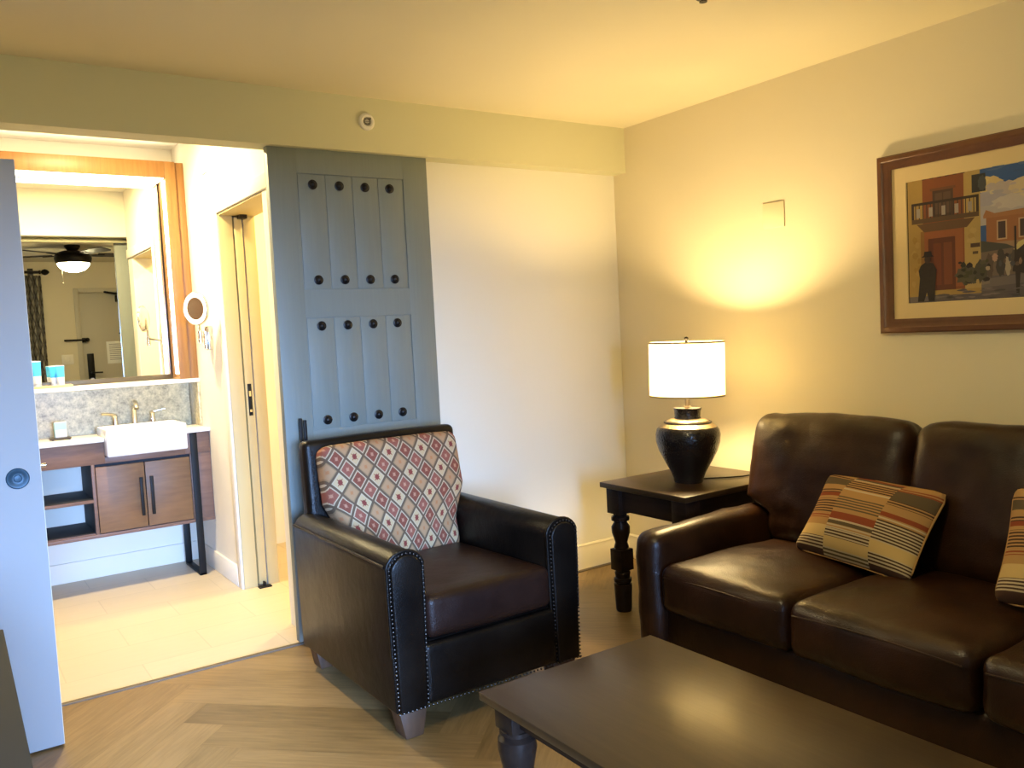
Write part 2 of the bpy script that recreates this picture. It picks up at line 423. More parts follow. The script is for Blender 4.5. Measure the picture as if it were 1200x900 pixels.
# back wall: whitened panel right of the opening, head above it
mb = MB(); mb.box(WL, 0, YB, .2, -.05, H).box(XL - .1, WL, YB, .2, 2.285, AH)
struct(mb, 'wall_back', M['daylit_wall'], 'cream back wall whitened as by daylight, behind the armchair and end table', 'wall')
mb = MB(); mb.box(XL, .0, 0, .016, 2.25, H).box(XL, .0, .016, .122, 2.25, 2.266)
struct(mb, 'trim_2', M['soffit'], 'cream soffit box tinted olive as by lamp light, along the top of the back wall', 'soffit')
# rear wall with window and entry door holes
wx0, wx1, wz0, wz1 = -3.80, -2.32, .25, 1.68  # opening shaped for the daylight: low head keeps the upper walls dim
dx0, dx1, dz = -1.80, -.90, 2.12
mb = MB()
mb.box(XL, wx0, YR - .14, YR, -.05, H).box(wx0, wx1, YR - .14, YR, -.05, wz0).box(wx0, wx1, YR - .14, YR, wz1, H)
mb.box(wx1, dx0, YR - .14, YR, -.05, H).box(dx0, dx1, YR - .14, YR, dz, H).box(dx1, 0, YR - .14, YR, -.05, H)
struct(mb, 'wall_rear', M['wall'], 'beige rear wall with the entry door, seen in the mirror', 'wall')
# alcove shell
mb = MB(); mb.box(XL - .1, -.3, AY, AY + .1, -.05, AH); struct(mb, 'wall_alcove_back', M['alc'], 'white wall behind the vanity', 'wall')
mb = MB(); mb.box(XL - .1, XL, .0, AY, -.05, AH); struct(mb, 'wall_alcove_left', M['vwood'], 'wood panelled wall at the left of the vanity alcove', 'wall')
py0, py1, pz = .36, 1.12, 2.11
mb = MB(); mb.box(AX, -1.80, .2, py0, -.05, AH).box(AX, -1.80, py0, py1, pz, AH)
mb.box(AX, -1.925, py1, AY, -.05, AH).box(-1.865, -1.80, py1, AY, -.05, AH)
struct(mb, 'wall_alcove_right', M['alc'], 'white alcove side wall with the pocket door opening', 'wall')
mb = MB(); mb.box(-.4, -.3, .2, AY, -.05, AH); struct(mb, 'wall_bath_right', M['alc'], 'far wall of the bathroom beyond the pocket door', 'wall')
mb = MB(); mb.box(XL - .1, -.3, .2, AY + .1, AH, AH + .1); struct(mb, 'ceiling_alcove', M['alc'], 'white ceiling of the vanity alcove', 'ceiling')
# casing and jamb liners of the pocket door
mb = MB()
mb.box(AX - .012, AX, py1, py1 + .07, 0, pz + .07, .003).box(AX - .012, AX, .201, py1, pz, pz + .07, .003)
struct(mb, 'trim_3', M['alc'], 'flat white casing around the pocket door opening', 'door casing')
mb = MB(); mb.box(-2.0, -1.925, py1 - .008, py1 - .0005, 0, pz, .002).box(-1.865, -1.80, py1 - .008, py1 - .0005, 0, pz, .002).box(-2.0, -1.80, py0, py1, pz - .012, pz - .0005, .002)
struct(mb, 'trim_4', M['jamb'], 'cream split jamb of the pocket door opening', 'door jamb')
# pocket door, edge showing in the slot
pd = thing('pocket_door', 'cream pocket door slid into the alcove side wall with a black edge latch', 'door', (-1.895, 1.5, .012))
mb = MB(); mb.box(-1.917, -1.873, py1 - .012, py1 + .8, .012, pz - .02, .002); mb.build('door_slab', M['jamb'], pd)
mb = MB(); mb.box(-1.907, -1.885, py1 - .015, py1 - .011, .98, 1.16, .001); lp = mb.build('edge_latch', M['black'], pd)
mb = MB(); mb.box(-1.902, -1.890, py1 - .0165, py1 - .0145, 1.09, 1.12).box(-1.902, -1.890, py1 - .0165, py1 - .0145, 1.00, 1.015); mb.build('latch_bolt', M['chrome'], lp)
mb = MB(); mb.box(-1.93, -1.86, py1 - .06, py1 - .02, 0, .006).box(-1.90, -1.89, py1 - .045, py1 - .02, .006, .03); tag(mb.build('floor_guide', M['black']), 'small black floor guide at the foot of the pocket door', 'door guide')
mb = MB(); mb.box(-1.90, -1.86, py1 - .07, py1 - .02, pz - .032, pz - .012); tag(mb.build('track_stop', M['bronze']), 'small dark track stop under the pocket door head', 'door stop')

def baseboard(name, poly_axis, a, b, wall, sgn, label, h=.14, m='trimw'):
    prof = [(0, 0), (.016, 0), (.016, h - .03), (.011, h - .018), (.013, h - .008), (.006, h), (0, h)]
    poly = [(wall + sgn * d, z) for d, z in prof]
    mb = MB(); mb.prism(poly, a, b, poly_axis); return struct(mb, name, M[m], label, 'baseboard')
baseboard('baseboard_back', 'x', WL, 0, YB, -1, 'cream baseboard along the whitened back wall')
baseboard('baseboard_right', 'y', YR, YB, 0, -1, 'cream baseboard along the beige right wall')
baseboard('baseboard_left', 'y', YR, 0, XL, 1, 'cream baseboard along the left wall')
baseboard('baseboard_rear', 'x', dx1 + .06, 0, YR, 1, 'cream baseboard beside the entry door')
mb = MB(); mb.box(XL, AX, AY - .014, AY, 0, .12, .003); struct(mb, 'baseboard_alcove_back', M['alc'], 'plain white baseboard under the vanity', 'baseboard')
mb = MB(); mb.box(AX - .014, AX, py1 + .07, AY - .014, 0, .12, .003); struct(mb, 'baseboard_alcove_right', M['alc'], 'plain baseboard on the alcove side wall', 'baseboard')

# window + curtains on the rear wall
mb = MB(); e = .05
mb.box(wx0, wx1, YR - .12, YR - .05, wz0, wz0 + e).box(wx0, wx1, YR - .12, YR - .05, wz1 - e, wz1).box(wx0, wx0 + e, YR - .12, YR - .05, wz0 + e, wz1 - e).box(wx1 - e, wx1, YR - .12, YR - .05, wz0 + e, wz1 - e)
xm = (wx0 + wx1) / 2; mb.box(xm - .02, xm + .02, YR - .11, YR - .06, wz0 + e, wz1 - e)
w1 = struct(mb, 'window_1', M['trimw'], 'wide window in the rear wall letting in daylight', 'window')
for a, b in ((wx0 + e, xm - .02), (xm + .02, wx1 - e)):
    mb = MB(); mb.box(a, b, YR - .088, YR - .082, wz0 + e, wz1 - e); mb.build('pane', M['pane'], w1)
def curtain(x0, x1, label):
    mb = MB(); n = 60; vs = []; uvs = []; fs = []; zs = [.02 + (2.33 - .02) * k / 16 for k in range(17)]
    for z in zs:
        fl = 1 + .25 * (2.33 - z) / 2.3
        for k in range(n + 1):
            s_ = k / n; x = x0 + (x1 - x0) * s_; y = YR + .075 + .028 * fl * sin(s_ * 2 * pi * 5 + .3 * z) + .006 * sin(s_ * 31)
            vs.append((x, y, z)); uvs.append((s_ * .9, z))
    for i in range(16):
        for k in range(n): a = i * (n + 1) + k; fs.append((a, a + 1, a + n + 2, a + n + 1))
    mb.add(vs, fs, None, uvs)
    o = mb.build('curtain', M['curtain'], None, 80)
    sm = o.modifiers.new('thick', 'SOLIDIFY'); sm.thickness = .004
    return tag(o, label, 'curtain', 'curtains of the rear window')
curtain(-2.50, -2.20, 'lattice patterned grey curtain seen at the left of the mirror, beside the entry door')
curtain(-3.94, -3.66, 'lattice patterned grey curtain at the far end of the rod in the room corner')
rod = thing('curtain_rod', 'dark curtain rod with turned finial seen at the mirror top left', 'curtain rod', (-3.0, YR + .075, 2.37))
mb = MB(); mb.cyl((-3.93, YR + .075, 2.37), (-2.22, YR + .075, 2.37), .016); mb.build('pole', M['bronze'], rod)
mb = MB(); mb.lathe([(0, .016), (.01, .024), (.02, .024), (.03, .014), (.045, .030), (.07, .038), (.095, .028), (.115, .008)], 20, Matrix.Translation((-2.22, YR + .075, 2.37)) @ Matrix.Rotation(pi / 2, 4, 'Y')); mb.build('finial', M['bronze'], rod)
mb = MB(); mb.cyl((-2.30, YR, 2.37), (-2.30, YR + .075, 2.37), .010).box(-2.33, -2.27, YR, YR + .008, 2.32, 2.42); mb.build('bracket', M['bronze'], rod)

# entry door
mb = MB(); mb.box(dx0, dx1, YR - .12, YR - .04, .0, dz, .001); d1 = struct(mb, 'door_1', M['door'], 'plain grey beige entry door with black lock, seen in the mirror', 'door')
mb = MB(); mb.box(dx0 - .055, dx0, YR - .02, YR + .012, 0, dz + .055, .003).box(dx1, dx1 + .055, YR - .02, YR + .012, 0, dz + .055, .003).box(dx0, dx1, YR - .02, YR + .012, dz, dz + .055, .003)
struct(mb, 'trim_5', M['door'], 'painted frame around the entry door', 'door frame')
lx = dx0 + .085
mb = MB(); mb.box(lx - .038, lx + .038, YR - .04, YR - .012, .96, 1.36, .006); lk = mb.build('lock_case', M['black'], d1)
mb = MB(); mb.cyl((lx, YR - .012, 1.12), (lx, YR + .03, 1.12), .012).tube([(lx, YR + .03, 1.12), (lx + .05, YR + .034, 1.12), (lx + .12, YR + .03, 1.118)], .010); mb.build('lever', M['iron'], lk)
mb = MB(); mb.cyl((lx, YR - .012, 1.03), (lx, YR + .004, 1.03), .026); mb.build('thumb_turn', M['chrome'], lk)
mb = MB(); mb.box(dx0 + .0, dx0 + .05, YR - .04, YR - .01, 1.50, 1.56, .003).tube([(dx0 + .06, YR + .02, 1.535), (dx0 - .20, YR + .03, 1.535)], .011).ball((dx0 + .06, YR + .02, 1.535), .026)
mb.box(dx0 + .04, dx0 + .08, YR - .02, YR + .02, 1.52, 1.55); mb.build('swing_guard', M['bronze'], d1)
mb = MB(); mb.box(dx0 + .42, dx0 + .70, YR - .04, YR + .03, 2.00, 2.08, .004).tube([(dx0 + .5, YR + .02, 2.09), (dx0 + .28, YR + .10, 2.12)], .012); mb.build('door_closer', M['black'], d1)
mb = MB(); mb.cyl((dx0 + .45, YR - .04, 1.60), (dx0 + .45, YR - .035, 1.60), .012); mb.build('peephole', M['black'], d1)
no = thing('notice', 'white printed notice sheet fixed to the entry door, seen in the mirror', 'notice', (dx0 + .42, YR - .037, 1.30))
mb = MB(); mb.box(dx0 + .28, dx0 + .56, YR - .0395, YR - .037, 1.22, 1.50, .0008); mb.build('sheet', M['paper'], no)
mb = MB()
for k in range(9): mb.box(dx0 + .31, dx0 + .31 + (.22 if k % 4 else .15), YR - .0372, YR - .0365, 1.46 - k * .024, 1.468 - k * .024)
mb.build('print_lines', M['ink'], no)
sw = thing('light_switch', 'cream double light switch plate left of the entry door, seen in the mirror', 'light switch', (-1.98, YR, 1.3))
mb = MB(); mb.box(-2.04, -1.91, YR, YR + .008, 1.24, 1.36, .002); mb.build('cover_plate', M['plastic'], sw)
for k in (-.028, .028):
    mb = MB(); mb.box(-1.975 + k - .012, -1.975 + k + .012, YR + .008, YR + .013, 1.27, 1.33, .002); mb.build('rocker', M['plastic'], sw)

# ------------------------------------------------------------------ sliding barn door
bd = thing('sliding_door', 'slate blue planked sliding barn door with black round bolts behind the armchair', 'door', (-1.68, .055, .015))
bx0, bx1, by0, by1 = -2.075, -1.28, .034, .076
mb = MB()
# slab with shallow recessed plank panels cut as grooves: stiles, rails and raised planks
panels = [(-1.945, -1.412, 1.615, 2.140), (-1.945, -1.412, .975, 1.490)]
yf = by0
mb.box(bx0, bx1, yf + .006, by1, .015, 2.262, .001)
zb = [.015, .36, .885, .975, 1.490, 1.615, 2.140, 2.262]
mb.box(bx0, -1.945, yf, yf + .007, .015, 2.262, .001).box(-1.412, bx1, yf, yf + .007, .015, 2.262, .001)
for z0, z1 in ((.015, .355), (.865, .975), (1.490, 1.615), (2.140, 2.262)): mb.box(-1.945, -1.412, yf, yf + .007, z0, z1)
for (x0, x1, z0, z1) in panels + [(-1.945, -1.412, .355, .865)]:
    w = (x1 - x0 - .006) / 4
    for k in range(4): mb.box(x0 + .004 + k * w, x0 + .004 + (k + 1) * w - .004, yf + .002, yf + .008, z0 + .003, z1 - .004, .001)
mb.build('door_slab', M['barn'], bd)
for z in (2.091, 1.660, 1.450, 1.017, .82, .40):
    for x in (-1.873, -1.744, -1.615, -1.487):
        mb = MB(); mb.lathe([(0, .022), (.004, .022), (.006, .016), (.007, .015), (.013, .012), (.017, .006), (.018, .001)], 20, Matrix.Translation((x, yf + .002, z)) @ Matrix.Rotation(pi / 2, 4, 'X')); mb.build('bolt', M['iron'], bd)
mb = MB(); hx = -2.005
mb.box(hx - .020, hx - .006, yf - .045, yf - .033, .62, 1.04, .002).box(hx + .0, hx + .014, yf - .045, yf - .033, .62, 1.03, .002)
for z in (.66, .87): mb.cyl((hx - .003, yf, z), (hx - .003, yf - .04, z), .008).box(hx - .018, hx + .012, yf - .038, yf - .034, z - .01, z + .01)
mb.build('pull_handle', M['black'], bd)

# daylight-paled hinged door leaf standing open at the left
lf = thing('hinged_door', 'blue grey flush door, lightened as by daylight, standing open at the left edge with a round pull', 'door', (-3.5, -.32, .008))
mb = MB(); mb.box(XL + .012, -3.079, -.34, -.298, .008, 2.05, .0015); sl = mb.build('door_slab', M['leaf'], lf)
mb = MB(); mb.box(-3.0805, -3.0775, -.339, -.299, .009, 2.049); mb.build('door_edge', M['trimw'], lf)
mb = MB()
mb.lathe([(0, .036), (.003, .036), (.005, .033), (.004, .024), (.002, .020), (.002, .013), (.005, .011), (.006, .001)], 28, Matrix.Translation((-3.15, -.34, .967)) @ Matrix.Rotation(pi / 2, 4, 'X'))
M['pullblue'] = mat('blue_enamel_pull', (.02, .055, .085), .45, .3)
mb.build('round_pull', M['pullblue'], lf)
mb = MB(); mb.box(-3.078, -3.0765, -.333, -.305, .93, 1.05, .0005).cyl((-3.077, -.318, 1.0), (-3.060, -.318, 1.0), .007); mb.build('edge_latch', M['chrome'], lf)
for z in (.25, 1.05, 1.82):
    mb = MB(); mb.cyl((XL + .006, -.345, z - .045), (XL + .006, -.345, z + .045), .006).box(XL, XL + .03, -.342, -.3405, z - .045, z + .045); mb.build('hinge', M['chrome'], lf)

# smoke / sprinkler disc on the soffit, wall plates, ceiling sprinkler
al = thing('smoke_alarm', 'small round white alarm on the soffit above the barn door', 'smoke alarm', (-1.604, 0, 2.388))
R_ = Matrix.Translation((-1.604, 0, 2.388)) @ Matrix.Rotation(pi / 2, 4, 'X')
mb = MB(); mb.lathe([(0, .040), (.006, .040), (.012, .037), (.016, .028), (.014, .022), (.010, .020), (.010, .001)], 32, R_); mb.build('housing', M['plastic'], al)
mb = MB(); mb.lathe([(.010, .019), (.013, .018), (.013, .012), (.011, .011)], 24, R_, cap=False)
for k in range(5): mb.box(-.017, .017, -.016 + k * .007, -.014 + k * .007, .0105, .0135, 0, 2, R_)
mb.build('grille', M['plast_dk'], al)
mb = MB(); mb.ball((-1.590, -.016, 2.400), .005); mb.build('indicator', M['plast_dk'], al)
mb = MB(); mb.box(-.006, .002, -1.087, -.962, 1.808, 1.927, .002); pl_ = tag(mb.build('cover_plate', M['plate']), 'blank cover plate painted like the beige wall, high above the lamp', 'cover plate')
mb = MB(); mb.box(AX - .008, AX + .002, 1.26, 1.36, 2.36, 2.46, .002); tag(mb.build('cover_plate', M['alc']), 'blank white cover plate high on the alcove side wall', 'cover plate')
sp = thing('sprinkler_head', 'tiny dark sprinkler head on the ceiling at the top edge', 'sprinkler', (-1.06, -1.585, H))
mb = MB(); mb.lathe([(H + .002, .026), (H - .004, .024), (H - .006, .012)], 20, Matrix.Translation((-1.06, -1.596, 0))); mb.build('escutcheon', M['bronze'], sp)
mb = MB(); mb.lathe([(H - .006, .008), (H - .012, .008), (H - .013, .014), (H - .015, .014)], 16, Matrix.Translation((-1.06, -1.596, 0))); mb.build('deflector', M['bronze'], sp)

# ------------------------------------------------------------------ ceiling fan (seen in the mirror)
fx, fy = -2.06, -2.38
fan = thing('ceiling_fan', 'dark bronze ceiling fan with glowing bowl light, seen in the mirror', 'ceiling fan', (fx, fy, H))
T = Matrix.Translation((fx, fy, 0))
mb = MB(); mb.lathe([(2.5, .075), (2.485, .078), (2.46, .06), (2.445, .05)], 28, T); mb.build('canopy', M['bronze'], fan)
mb = MB(); mb.lathe([(2.446, .05), (2.44, .10), (2.425, .145), (2.40, .172), (2.365, .180), (2.335, .172), (2.315, .165), (2.31, .15)], 36, T); mb.build('motor_housing', M['bronze'], fan)
mb = MB(); mb.lathe([(2.312, .155), (2.295, .150), (2.265, .128), (2.24, .095), (2.226, .05), (2.222, .004)], 36, T); mb.build('light_bowl', M['bowl'], fan)
for k in range(5):
    a = radians(-2 + 72 * k); Rz = T @ Matrix.Translation((0, 0, 2.405)) @ Matrix.Rotation(a, 4, 'Z') @ Matrix.Rotation(radians(11), 4, 'X')
    mb = MB(); mb.prism([(.24, -.055), (.62, -.068), (.655, -.05), (.665, 0), (.655, .05), (.62, .068), (.24, .055)], -.004, .004, 'z', 0, Rz); bl = mb.build('blade', M['blade'], fan)
    mb = MB(); mb.prism([(.15, -.02), (.22, -.03), (.30, -.035), (.30, .035), (.22, .03), (.15, .02)], -.012, -.004, 'z', 0, Rz); mb.build('blade_bracket', M['bronze'], bl)
mb = MB(); mb.cyl((fx - .10, fy - .10, 2.31), (fx - .10, fy - .10, 2.12), .0025, 8).ball((fx - .10, fy - .10, 2.115), .008, 8); mb.build('pull_chain', M['chrome'], fan)

# ------------------------------------------------------------------ vanity alcove
vy = 1.62      # cabinet front
va = thing('vanity_cabinet', 'walnut wall hung vanity cabinet with open shelves and black leg frame', 'vanity cabinet', (-2.5, vy, .31))
vx0, vx1 = -3.34, -2.004
mb = MB()
mb.box(vx0, vx1, vy + .02, AY, .335, .35).box(vx0, vx0 + .018, vy, AY, .33, .87)          # bottom, left side
mb.box(vx0, -2.590, vy, vy + .018, .745, .87, .001).box(-2.148, vx1, vy, vy + .018, .745, .87, .001).box(-2.590, -2.148, vy, vy + .018, .745, .783, .001)                                        # apron rail
mb.box(vx0, vx1, vy, vy + .03, .325, .345, .001)                                        # bottom edge
mb.box(-2.665, -2.648, vy, AY - .02, .345, .745, .001)                                  # divider
mb.box(-2.125, vx1, vy + .004, vy + .022, .345, .745, .001)                               # filler right of doors
mb.box(-2.665, vx1, AY - .02, AY - .004, .345, .87)
mb.build('carcass', M['vwood'], va)
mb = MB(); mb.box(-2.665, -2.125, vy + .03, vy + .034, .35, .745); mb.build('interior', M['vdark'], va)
mb = MB(); mb.box(vx0 + .018, -2.665, vy + .002, AY - .03, .528, .546, .001); mb.build('shelf', M['vwood'], va)
mb = MB(); mb.box(-2.667, -2.6655, vy + .012, AY - .03, .346, .745).box(vx0 + .018, -2.666, vy + .012, AY - .03, .5465, .549).box(vx0 + .018, -2.666, vy + .03, AY - .03, .3505, .353); mb.build('dark_shelf_sheets', M['vdark'], va)  # thin near-black sheets over the inner shelf faces
for x0, x1, hx in ((-2.644, -2.387, -2.412), (-2.382, -2.129, -2.355)):
    mb = MB(); mb.box(x0, x1, vy - .002, vy + .016, .35, .728, .0015); dr = mb.build('door', M['vdoor'], va)
    mb = MB(); mb.box(hx - .009, hx + .009, vy - .034, vy - .024, .42, .645, .002)
    for z in (.45, .615): mb.box(hx - .005, hx + .005, vy - .026, vy - .001, z - .006, z + .006)
    mb.build('handle', M['black'], dr)
mb = MB(); lx = -2.10
mb.box(lx - .02, lx + .02, vy - .012, vy - .001, 0, .868, .001).box(lx - .02, lx + .02, vy - .012, AY - .09, 0, .012, .001).box(lx - .02, lx + .02, AY - .10, AY - .088, .012, .335, .001)
mb.build('leg_frame', M['black'], va)
mb = MB()
ct0, ct1 = .871, .893
mb.box(vx0 - .005, -2.590, vy - .02, 1.97, ct0, ct1, .002).box(-2.148, AX - .001, vy - .02, 1.97, ct0, ct1, .002).box(-2.590, -2.148, 1.862, 1.97, ct0, ct1)
tag(mb.build('countertop', M['quartz']), 'white quartz vanity countertop around the sink', 'countertop')
# apron-front sink
sk = thing('sink', 'white porcelain apron front sink set into the vanity counter', 'sink', (-2.4, 1.65, .78))
sx0, sx1, sy0, sy1, sz0, sz1 = -2.588, -2.150, 1.535, 1.86, .785, .945
mb = MB()
tmp = bmesh.new(); bmesh.ops.create_cube(tmp, size=1)
for v in tmp.verts: v.co = Vector((sx0 + (v.co.x + .5) * (sx1 - sx0), sy0 + (v.co.y + .5) * (sy1 - sy0), sz0 + (v.co.z + .5) * (sz1 - sz0)))
top = [f for f in tmp.faces if f.normal.z > .9]
r2 = bmesh.ops.inset_individual(tmp, faces=top, thickness=.024)
bmesh.ops.translate(tmp, verts=list(top[0].verts), vec=(0, 0, -.115))
for v in top[0].verts: v.co.x += (.02 if v.co.x < -2.386 else -.02); v.co.y += (.02 if v.co.y < 1.7 else -.02)
bmesh.ops.bevel(tmp, geom=list(tmp.edges), offset=.010, segments=3, profile=.5, affect='EDGES')
tmp.verts.index_update(); mb.add([v.co.copy() for v in tmp.verts], [[v.index for v in f.verts] for f in tmp.faces]); tmp.free()
mb.build('basin', M['porc'], sk)
mb = MB(); mb.lathe([(.832, .022), (.836, .022), (.8365, .012), (.834, .010)], 20, Matrix.Translation((-2.386, 1.70, 0))); mb.build('drain', M['chrome'], sk)
# faucet set
fc = thing('faucet', 'brushed nickel widespread faucet with two lever handles behind the sink', 'faucet', (-2.36, 1.91, ct1))
mb = MB(); cx = -2.365
mb.lathe([(ct1, .024), (ct1 + .006, .024), (ct1 + .012, .017), (ct1 + .05, .014)], 20, Matrix.Translation((cx, 1.91, 0)))
mb.tube([(cx, 1.91, ct1 + .03), (cx, 1.91, ct1 + .105), (cx, 1.903, ct1 + .140), (cx, 1.885, ct1 + .165), (cx, 1.86, ct1 + .170), (cx, 1.835, ct1 + .158), (cx, 1.822, ct1 + .135)], [.017, .015, .015, .016, .017, .016, .015], 14)
mb.build('spout', M['chrome'], fc)
for hx, sg in ((-2.475, -1), (-2.262, 1)):
    mb = MB(); mb.lathe([(ct1, .026), (ct1 + .010, .025), (ct1 + .04, .018), (ct1 + .085, .014), (ct1 + .098, .017), (ct1 + .108, .012), (ct1 + .112, .002)], 20, Matrix.Translation((hx, 1.91, 0)))
    hb = mb.build('handle', M['chrome'], fc)
    mb = MB(); mb.tube([(hx, 1.91, ct1 + .102), (hx + sg * .03, 1.905, ct1 + .110), (hx + sg * .075, 1.895, ct1 + .116)], [.010, .008, .007], 10); mb.build('lever', M['chrome'], hb)
# backsplash, side splash, ledge
mb = MB(); mb.box(vx0, -2.018, 1.972, AY, ct0, 1.165).box(-2.016, AX - .001, 1.76, AY, ct1, 1.165, .001)
tag(mb.build('backsplash', M['stone']), 'speckled grey beige stone backsplash behind the faucet', 'backsplash', kind='structure')
mb = MB(); mb.box(vx0, AX - .001, 1.755, AY, 1.166, 1.190, .003); tag(mb.build('ledge', M['quartz']), 'white stone ledge under the mirror above the backsplash', 'ledge', kind='structure')
# vanity mirror with wooden light frame
vm = thing('vanity_mirror', 'large vanity mirror in a lit golden wood frame', 'mirror', (-2.6, 1.95, 1.19))
mx0, mx1, mz0, mz1 = -3.34, AX - .001, 1.191, 2.515; fy0, my = 1.76, 1.95
mb = MB(); mb.box(mx0, mx1, my + .005, AY, mz0, mz1 - .02); mb.build('backing', M['black'], vm)
mb = MB(); mb.box(mx0 + .09, -2.125, my, my + .006, mz0 + .012, 2.400); mb.build('glass', M['mirror'], vm)
mb = MB()
mb.box(-2.115, -2.055, fy0, my + .01, mz0, 2.507, .002).box(-2.0545, mx1, fy0 + .02, my + .01, mz0, 2.507, .002)
mb.box(mx0, mx0 + .09, fy0, my + .01, mz0, 2.507, .002).box(mx0 + .09, -2.1155, fy0, my + .01, 2.409, 2.507, .002)
mb.build('frame', M['mwood'], vm)
for bx_ in ((-2.1205, -2.1155, fy0 + .015, fy0 + .085, mz0 + .03, 2.395), (mx0 + .0905, mx0 + .0955, fy0 + .015, fy0 + .085, mz0 + .03, 2.395), (mx0 + .10, -2.122, fy0 + .012, my - .012, 2.4035, 2.4085)):
    mb = MB(); mb.box(*bx_, .001); mb.build('light_strip', M['led'], vm)
mb = MB(); mb.box(mx0 + .09, -2.1155, my - .006, my + .003, mz0, mz0 + .030, .001); mb.build('lower_channel', mat('dark_bronze_channel', (.10, .08, .05), .4, .6), vm)
mb = MB(); mb.box(mx0 + .05, -2.06, fy0 + .05, fy0 + .10, 2.508, 2.514, .001); mb.build('top_light_strip', M['led'], vm)
# magnifying mirror on the side wall
mg = thing('magnifying_mirror', 'round chrome magnifying mirror on an arm at the alcove side wall', 'mirror', (AX, 1.40, 1.45))
c = Vector((-2.125, 1.23, 1.595)); dn = Vector((-.86, -.50, -.03)).normalized()
Rm = Matrix.Translation(c) @ dn.to_track_quat('Z', 'Y').to_matrix().to_4x4()
mb = MB(); mb.lathe([(-.022, .05), (-.020, .078), (-.008, .092), (.004, .092), (.007, .088), (.004, .086)], 40, Rm, cap=True); mb.build('rim', M['chrome'], mg)
mb = MB(); mb.lathe([(.005, .087), (.0065, .084), (.0065, .064), (.005, .062)], 40, Rm, cap=False); mb.build('ring_light', M['ring_led'], mg)
mb = MB(); mb.lathe([(.0045, .064), (.0038, .05), (.003, .03), (.0025, .001)], 40, Rm, cap=False); mb.build('glass', M['mirror'], mg)
mb = MB(); mb.lathe([(0, .035), (.008, .035), (.012, .028), (.014, .002)], 24, Matrix.Translation((AX, 1.42, 1.43)) @ Matrix.Rotation(-pi / 2, 4, 'Y')).box(AX - .03, AX - .002, 1.39, 1.45, 1.36, 1.50, .006); mb.build('wall_mount', M['chrome'], mg)
mb = MB(); mb.tube([(AX - .03, 1.42, 1.44), (AX - .07, 1.40, 1.44), (-2.105, 1.26, 1.455)], .007).tube([(-2.105, 1.26, 1.43), (-2.105, 1.26, 1.50), tuple(c - dn * .022)], .008).cyl((-2.105, 1.26, 1.405), (-2.105, 1.26, 1.47), .013)
mb.cyl((AX - .035, 1.42, 1.37), (AX - .035, 1.42, 1.47), .011); mb.build('arm', M['chrome'], mg)
# tray + three tubes on the ledge, soap on the counter
tr = thing('tray', 'pale wooden tray on the ledge under the toiletry tubes', 'tray', (-2.85, 1.84, 1.19))
mb = MB(); mb.box(-3.05, -2.70, 1.78, 1.91, 1.191, 1.197, .002).box(-3.05, -2.70, 1.78, 1.787, 1.197, 1.204, .002).box(-3.05, -2.70, 1.903, 1.91, 1.197, 1.204, .002).box(-2.707, -2.70, 1.787, 1.903, 1.197, 1.204, .002).box(-3.05, -3.043, 1.787, 1.903, 1.197, 1.204, .002); mb.build('base', M['traywood'], tr)
mb = MB(); mb.box(-3.04, -2.71, 1.788, 1.902, 1.1972, 1.1985); mb.build('liner', M['black'], tr)
def tube_(x, y, h, w, label, ang):
    o = thing('toiletry_tube', label, 'toiletry tube', (x, y, 1.199), 'white and blue toiletry tubes on the tray')
    Mx = Matrix.Translation((x, y, 1.199)) @ Matrix.Rotation(ang, 4, 'Z')
    mb = MB(); mb.lathe([(0, w * .40), (.016, w * .40), (.018, w * .36)], 24, Mx); mb.build('cap', M['tubew'], o)
    def body(z0, z1, mat_, nm):
        vs = []; fs = []; n = 24; K = 8
        for i in range(K + 1):
            z = z0 + (z1 - z0) * i / K; s_ = (z - .018) / (h - .018)
            rx, ry = w * (.42 + .10 * s_), max(.0015, w * .42 * (1 - s_))
            for k in range(n): a = 2 * pi * k / n; vs.append((rx * cos(a), ry * sin(a), z))
        for i in range(K):
            for k in range(n): k2 = (k + 1) % n; fs.append((i * n + k, i * n + k2, (i + 1) * n + k2, (i + 1) * n + k))
        fs += [tuple(range(n)), tuple(K * n + k for k in range(n))]
        mb = MB(); mb.add(vs, fs, Mx); return mb.build(nm, mat_, o, 60)
    body(.018, h * .42, M['tubew'], 'tube_body'); body(h * .42, h * .96, M['blue'], 'blue_label'); body(h * .96, h, M['tubew'], 'crimp')
tube_(-2.874, 1.83, .150, .048, 'tallest white and blue tube, nearest the pale door edge', .2)
tube_(-2.787, 1.855, .115, .044, 'short blue tube in the middle, half behind its neighbour', -.3)
tube_(-2.757, 1.82, .118, .046, 'short white and blue tube at the right end of the tray', .25)
sd = thing('soap_dish', 'small dark soap dish on the counter left of the sink', 'soap dish', (-2.78, 1.78, ct1))
mb = MB(); mb.box(-2.845, -2.735, 1.74, 1.82, ct1 + .004, ct1 + .012, .003); 
for x in (-2.835, -2.75):
    for y in (1.75, 1.805): mb.box(x, x + .01, y, y + .01, ct1, ct1 + .004)
mb.build('dish', mat('dark_wood_dish', (.06, .045, .03), .5), sd)
so = thing('soap_packet', 'white and aqua wrapped soap packet standing on the soap dish', 'soap', (-2.78, 1.785, ct1 + .012))
Mx = Matrix.Translation((-2.785, 1.785, ct1 + .0125)) @ Matrix.Rotation(.12, 4, 'Z')
mb = MB(); mb.box(-.031, .031, -.012, .012, 0, .090, .003, 2, Mx); mb.build('wrapper', M['tubew'], so)
mb = MB(); mb.box(-.029, .029, -.0126, -.0121, .045, .086, 0, 2, Mx).box(-.0318, -.0312, -.011, .011, .004, .086, 0, 2, Mx); mb.build('aqua_band', mat('pale_aqua', (.30, .62, .66), .5), so)
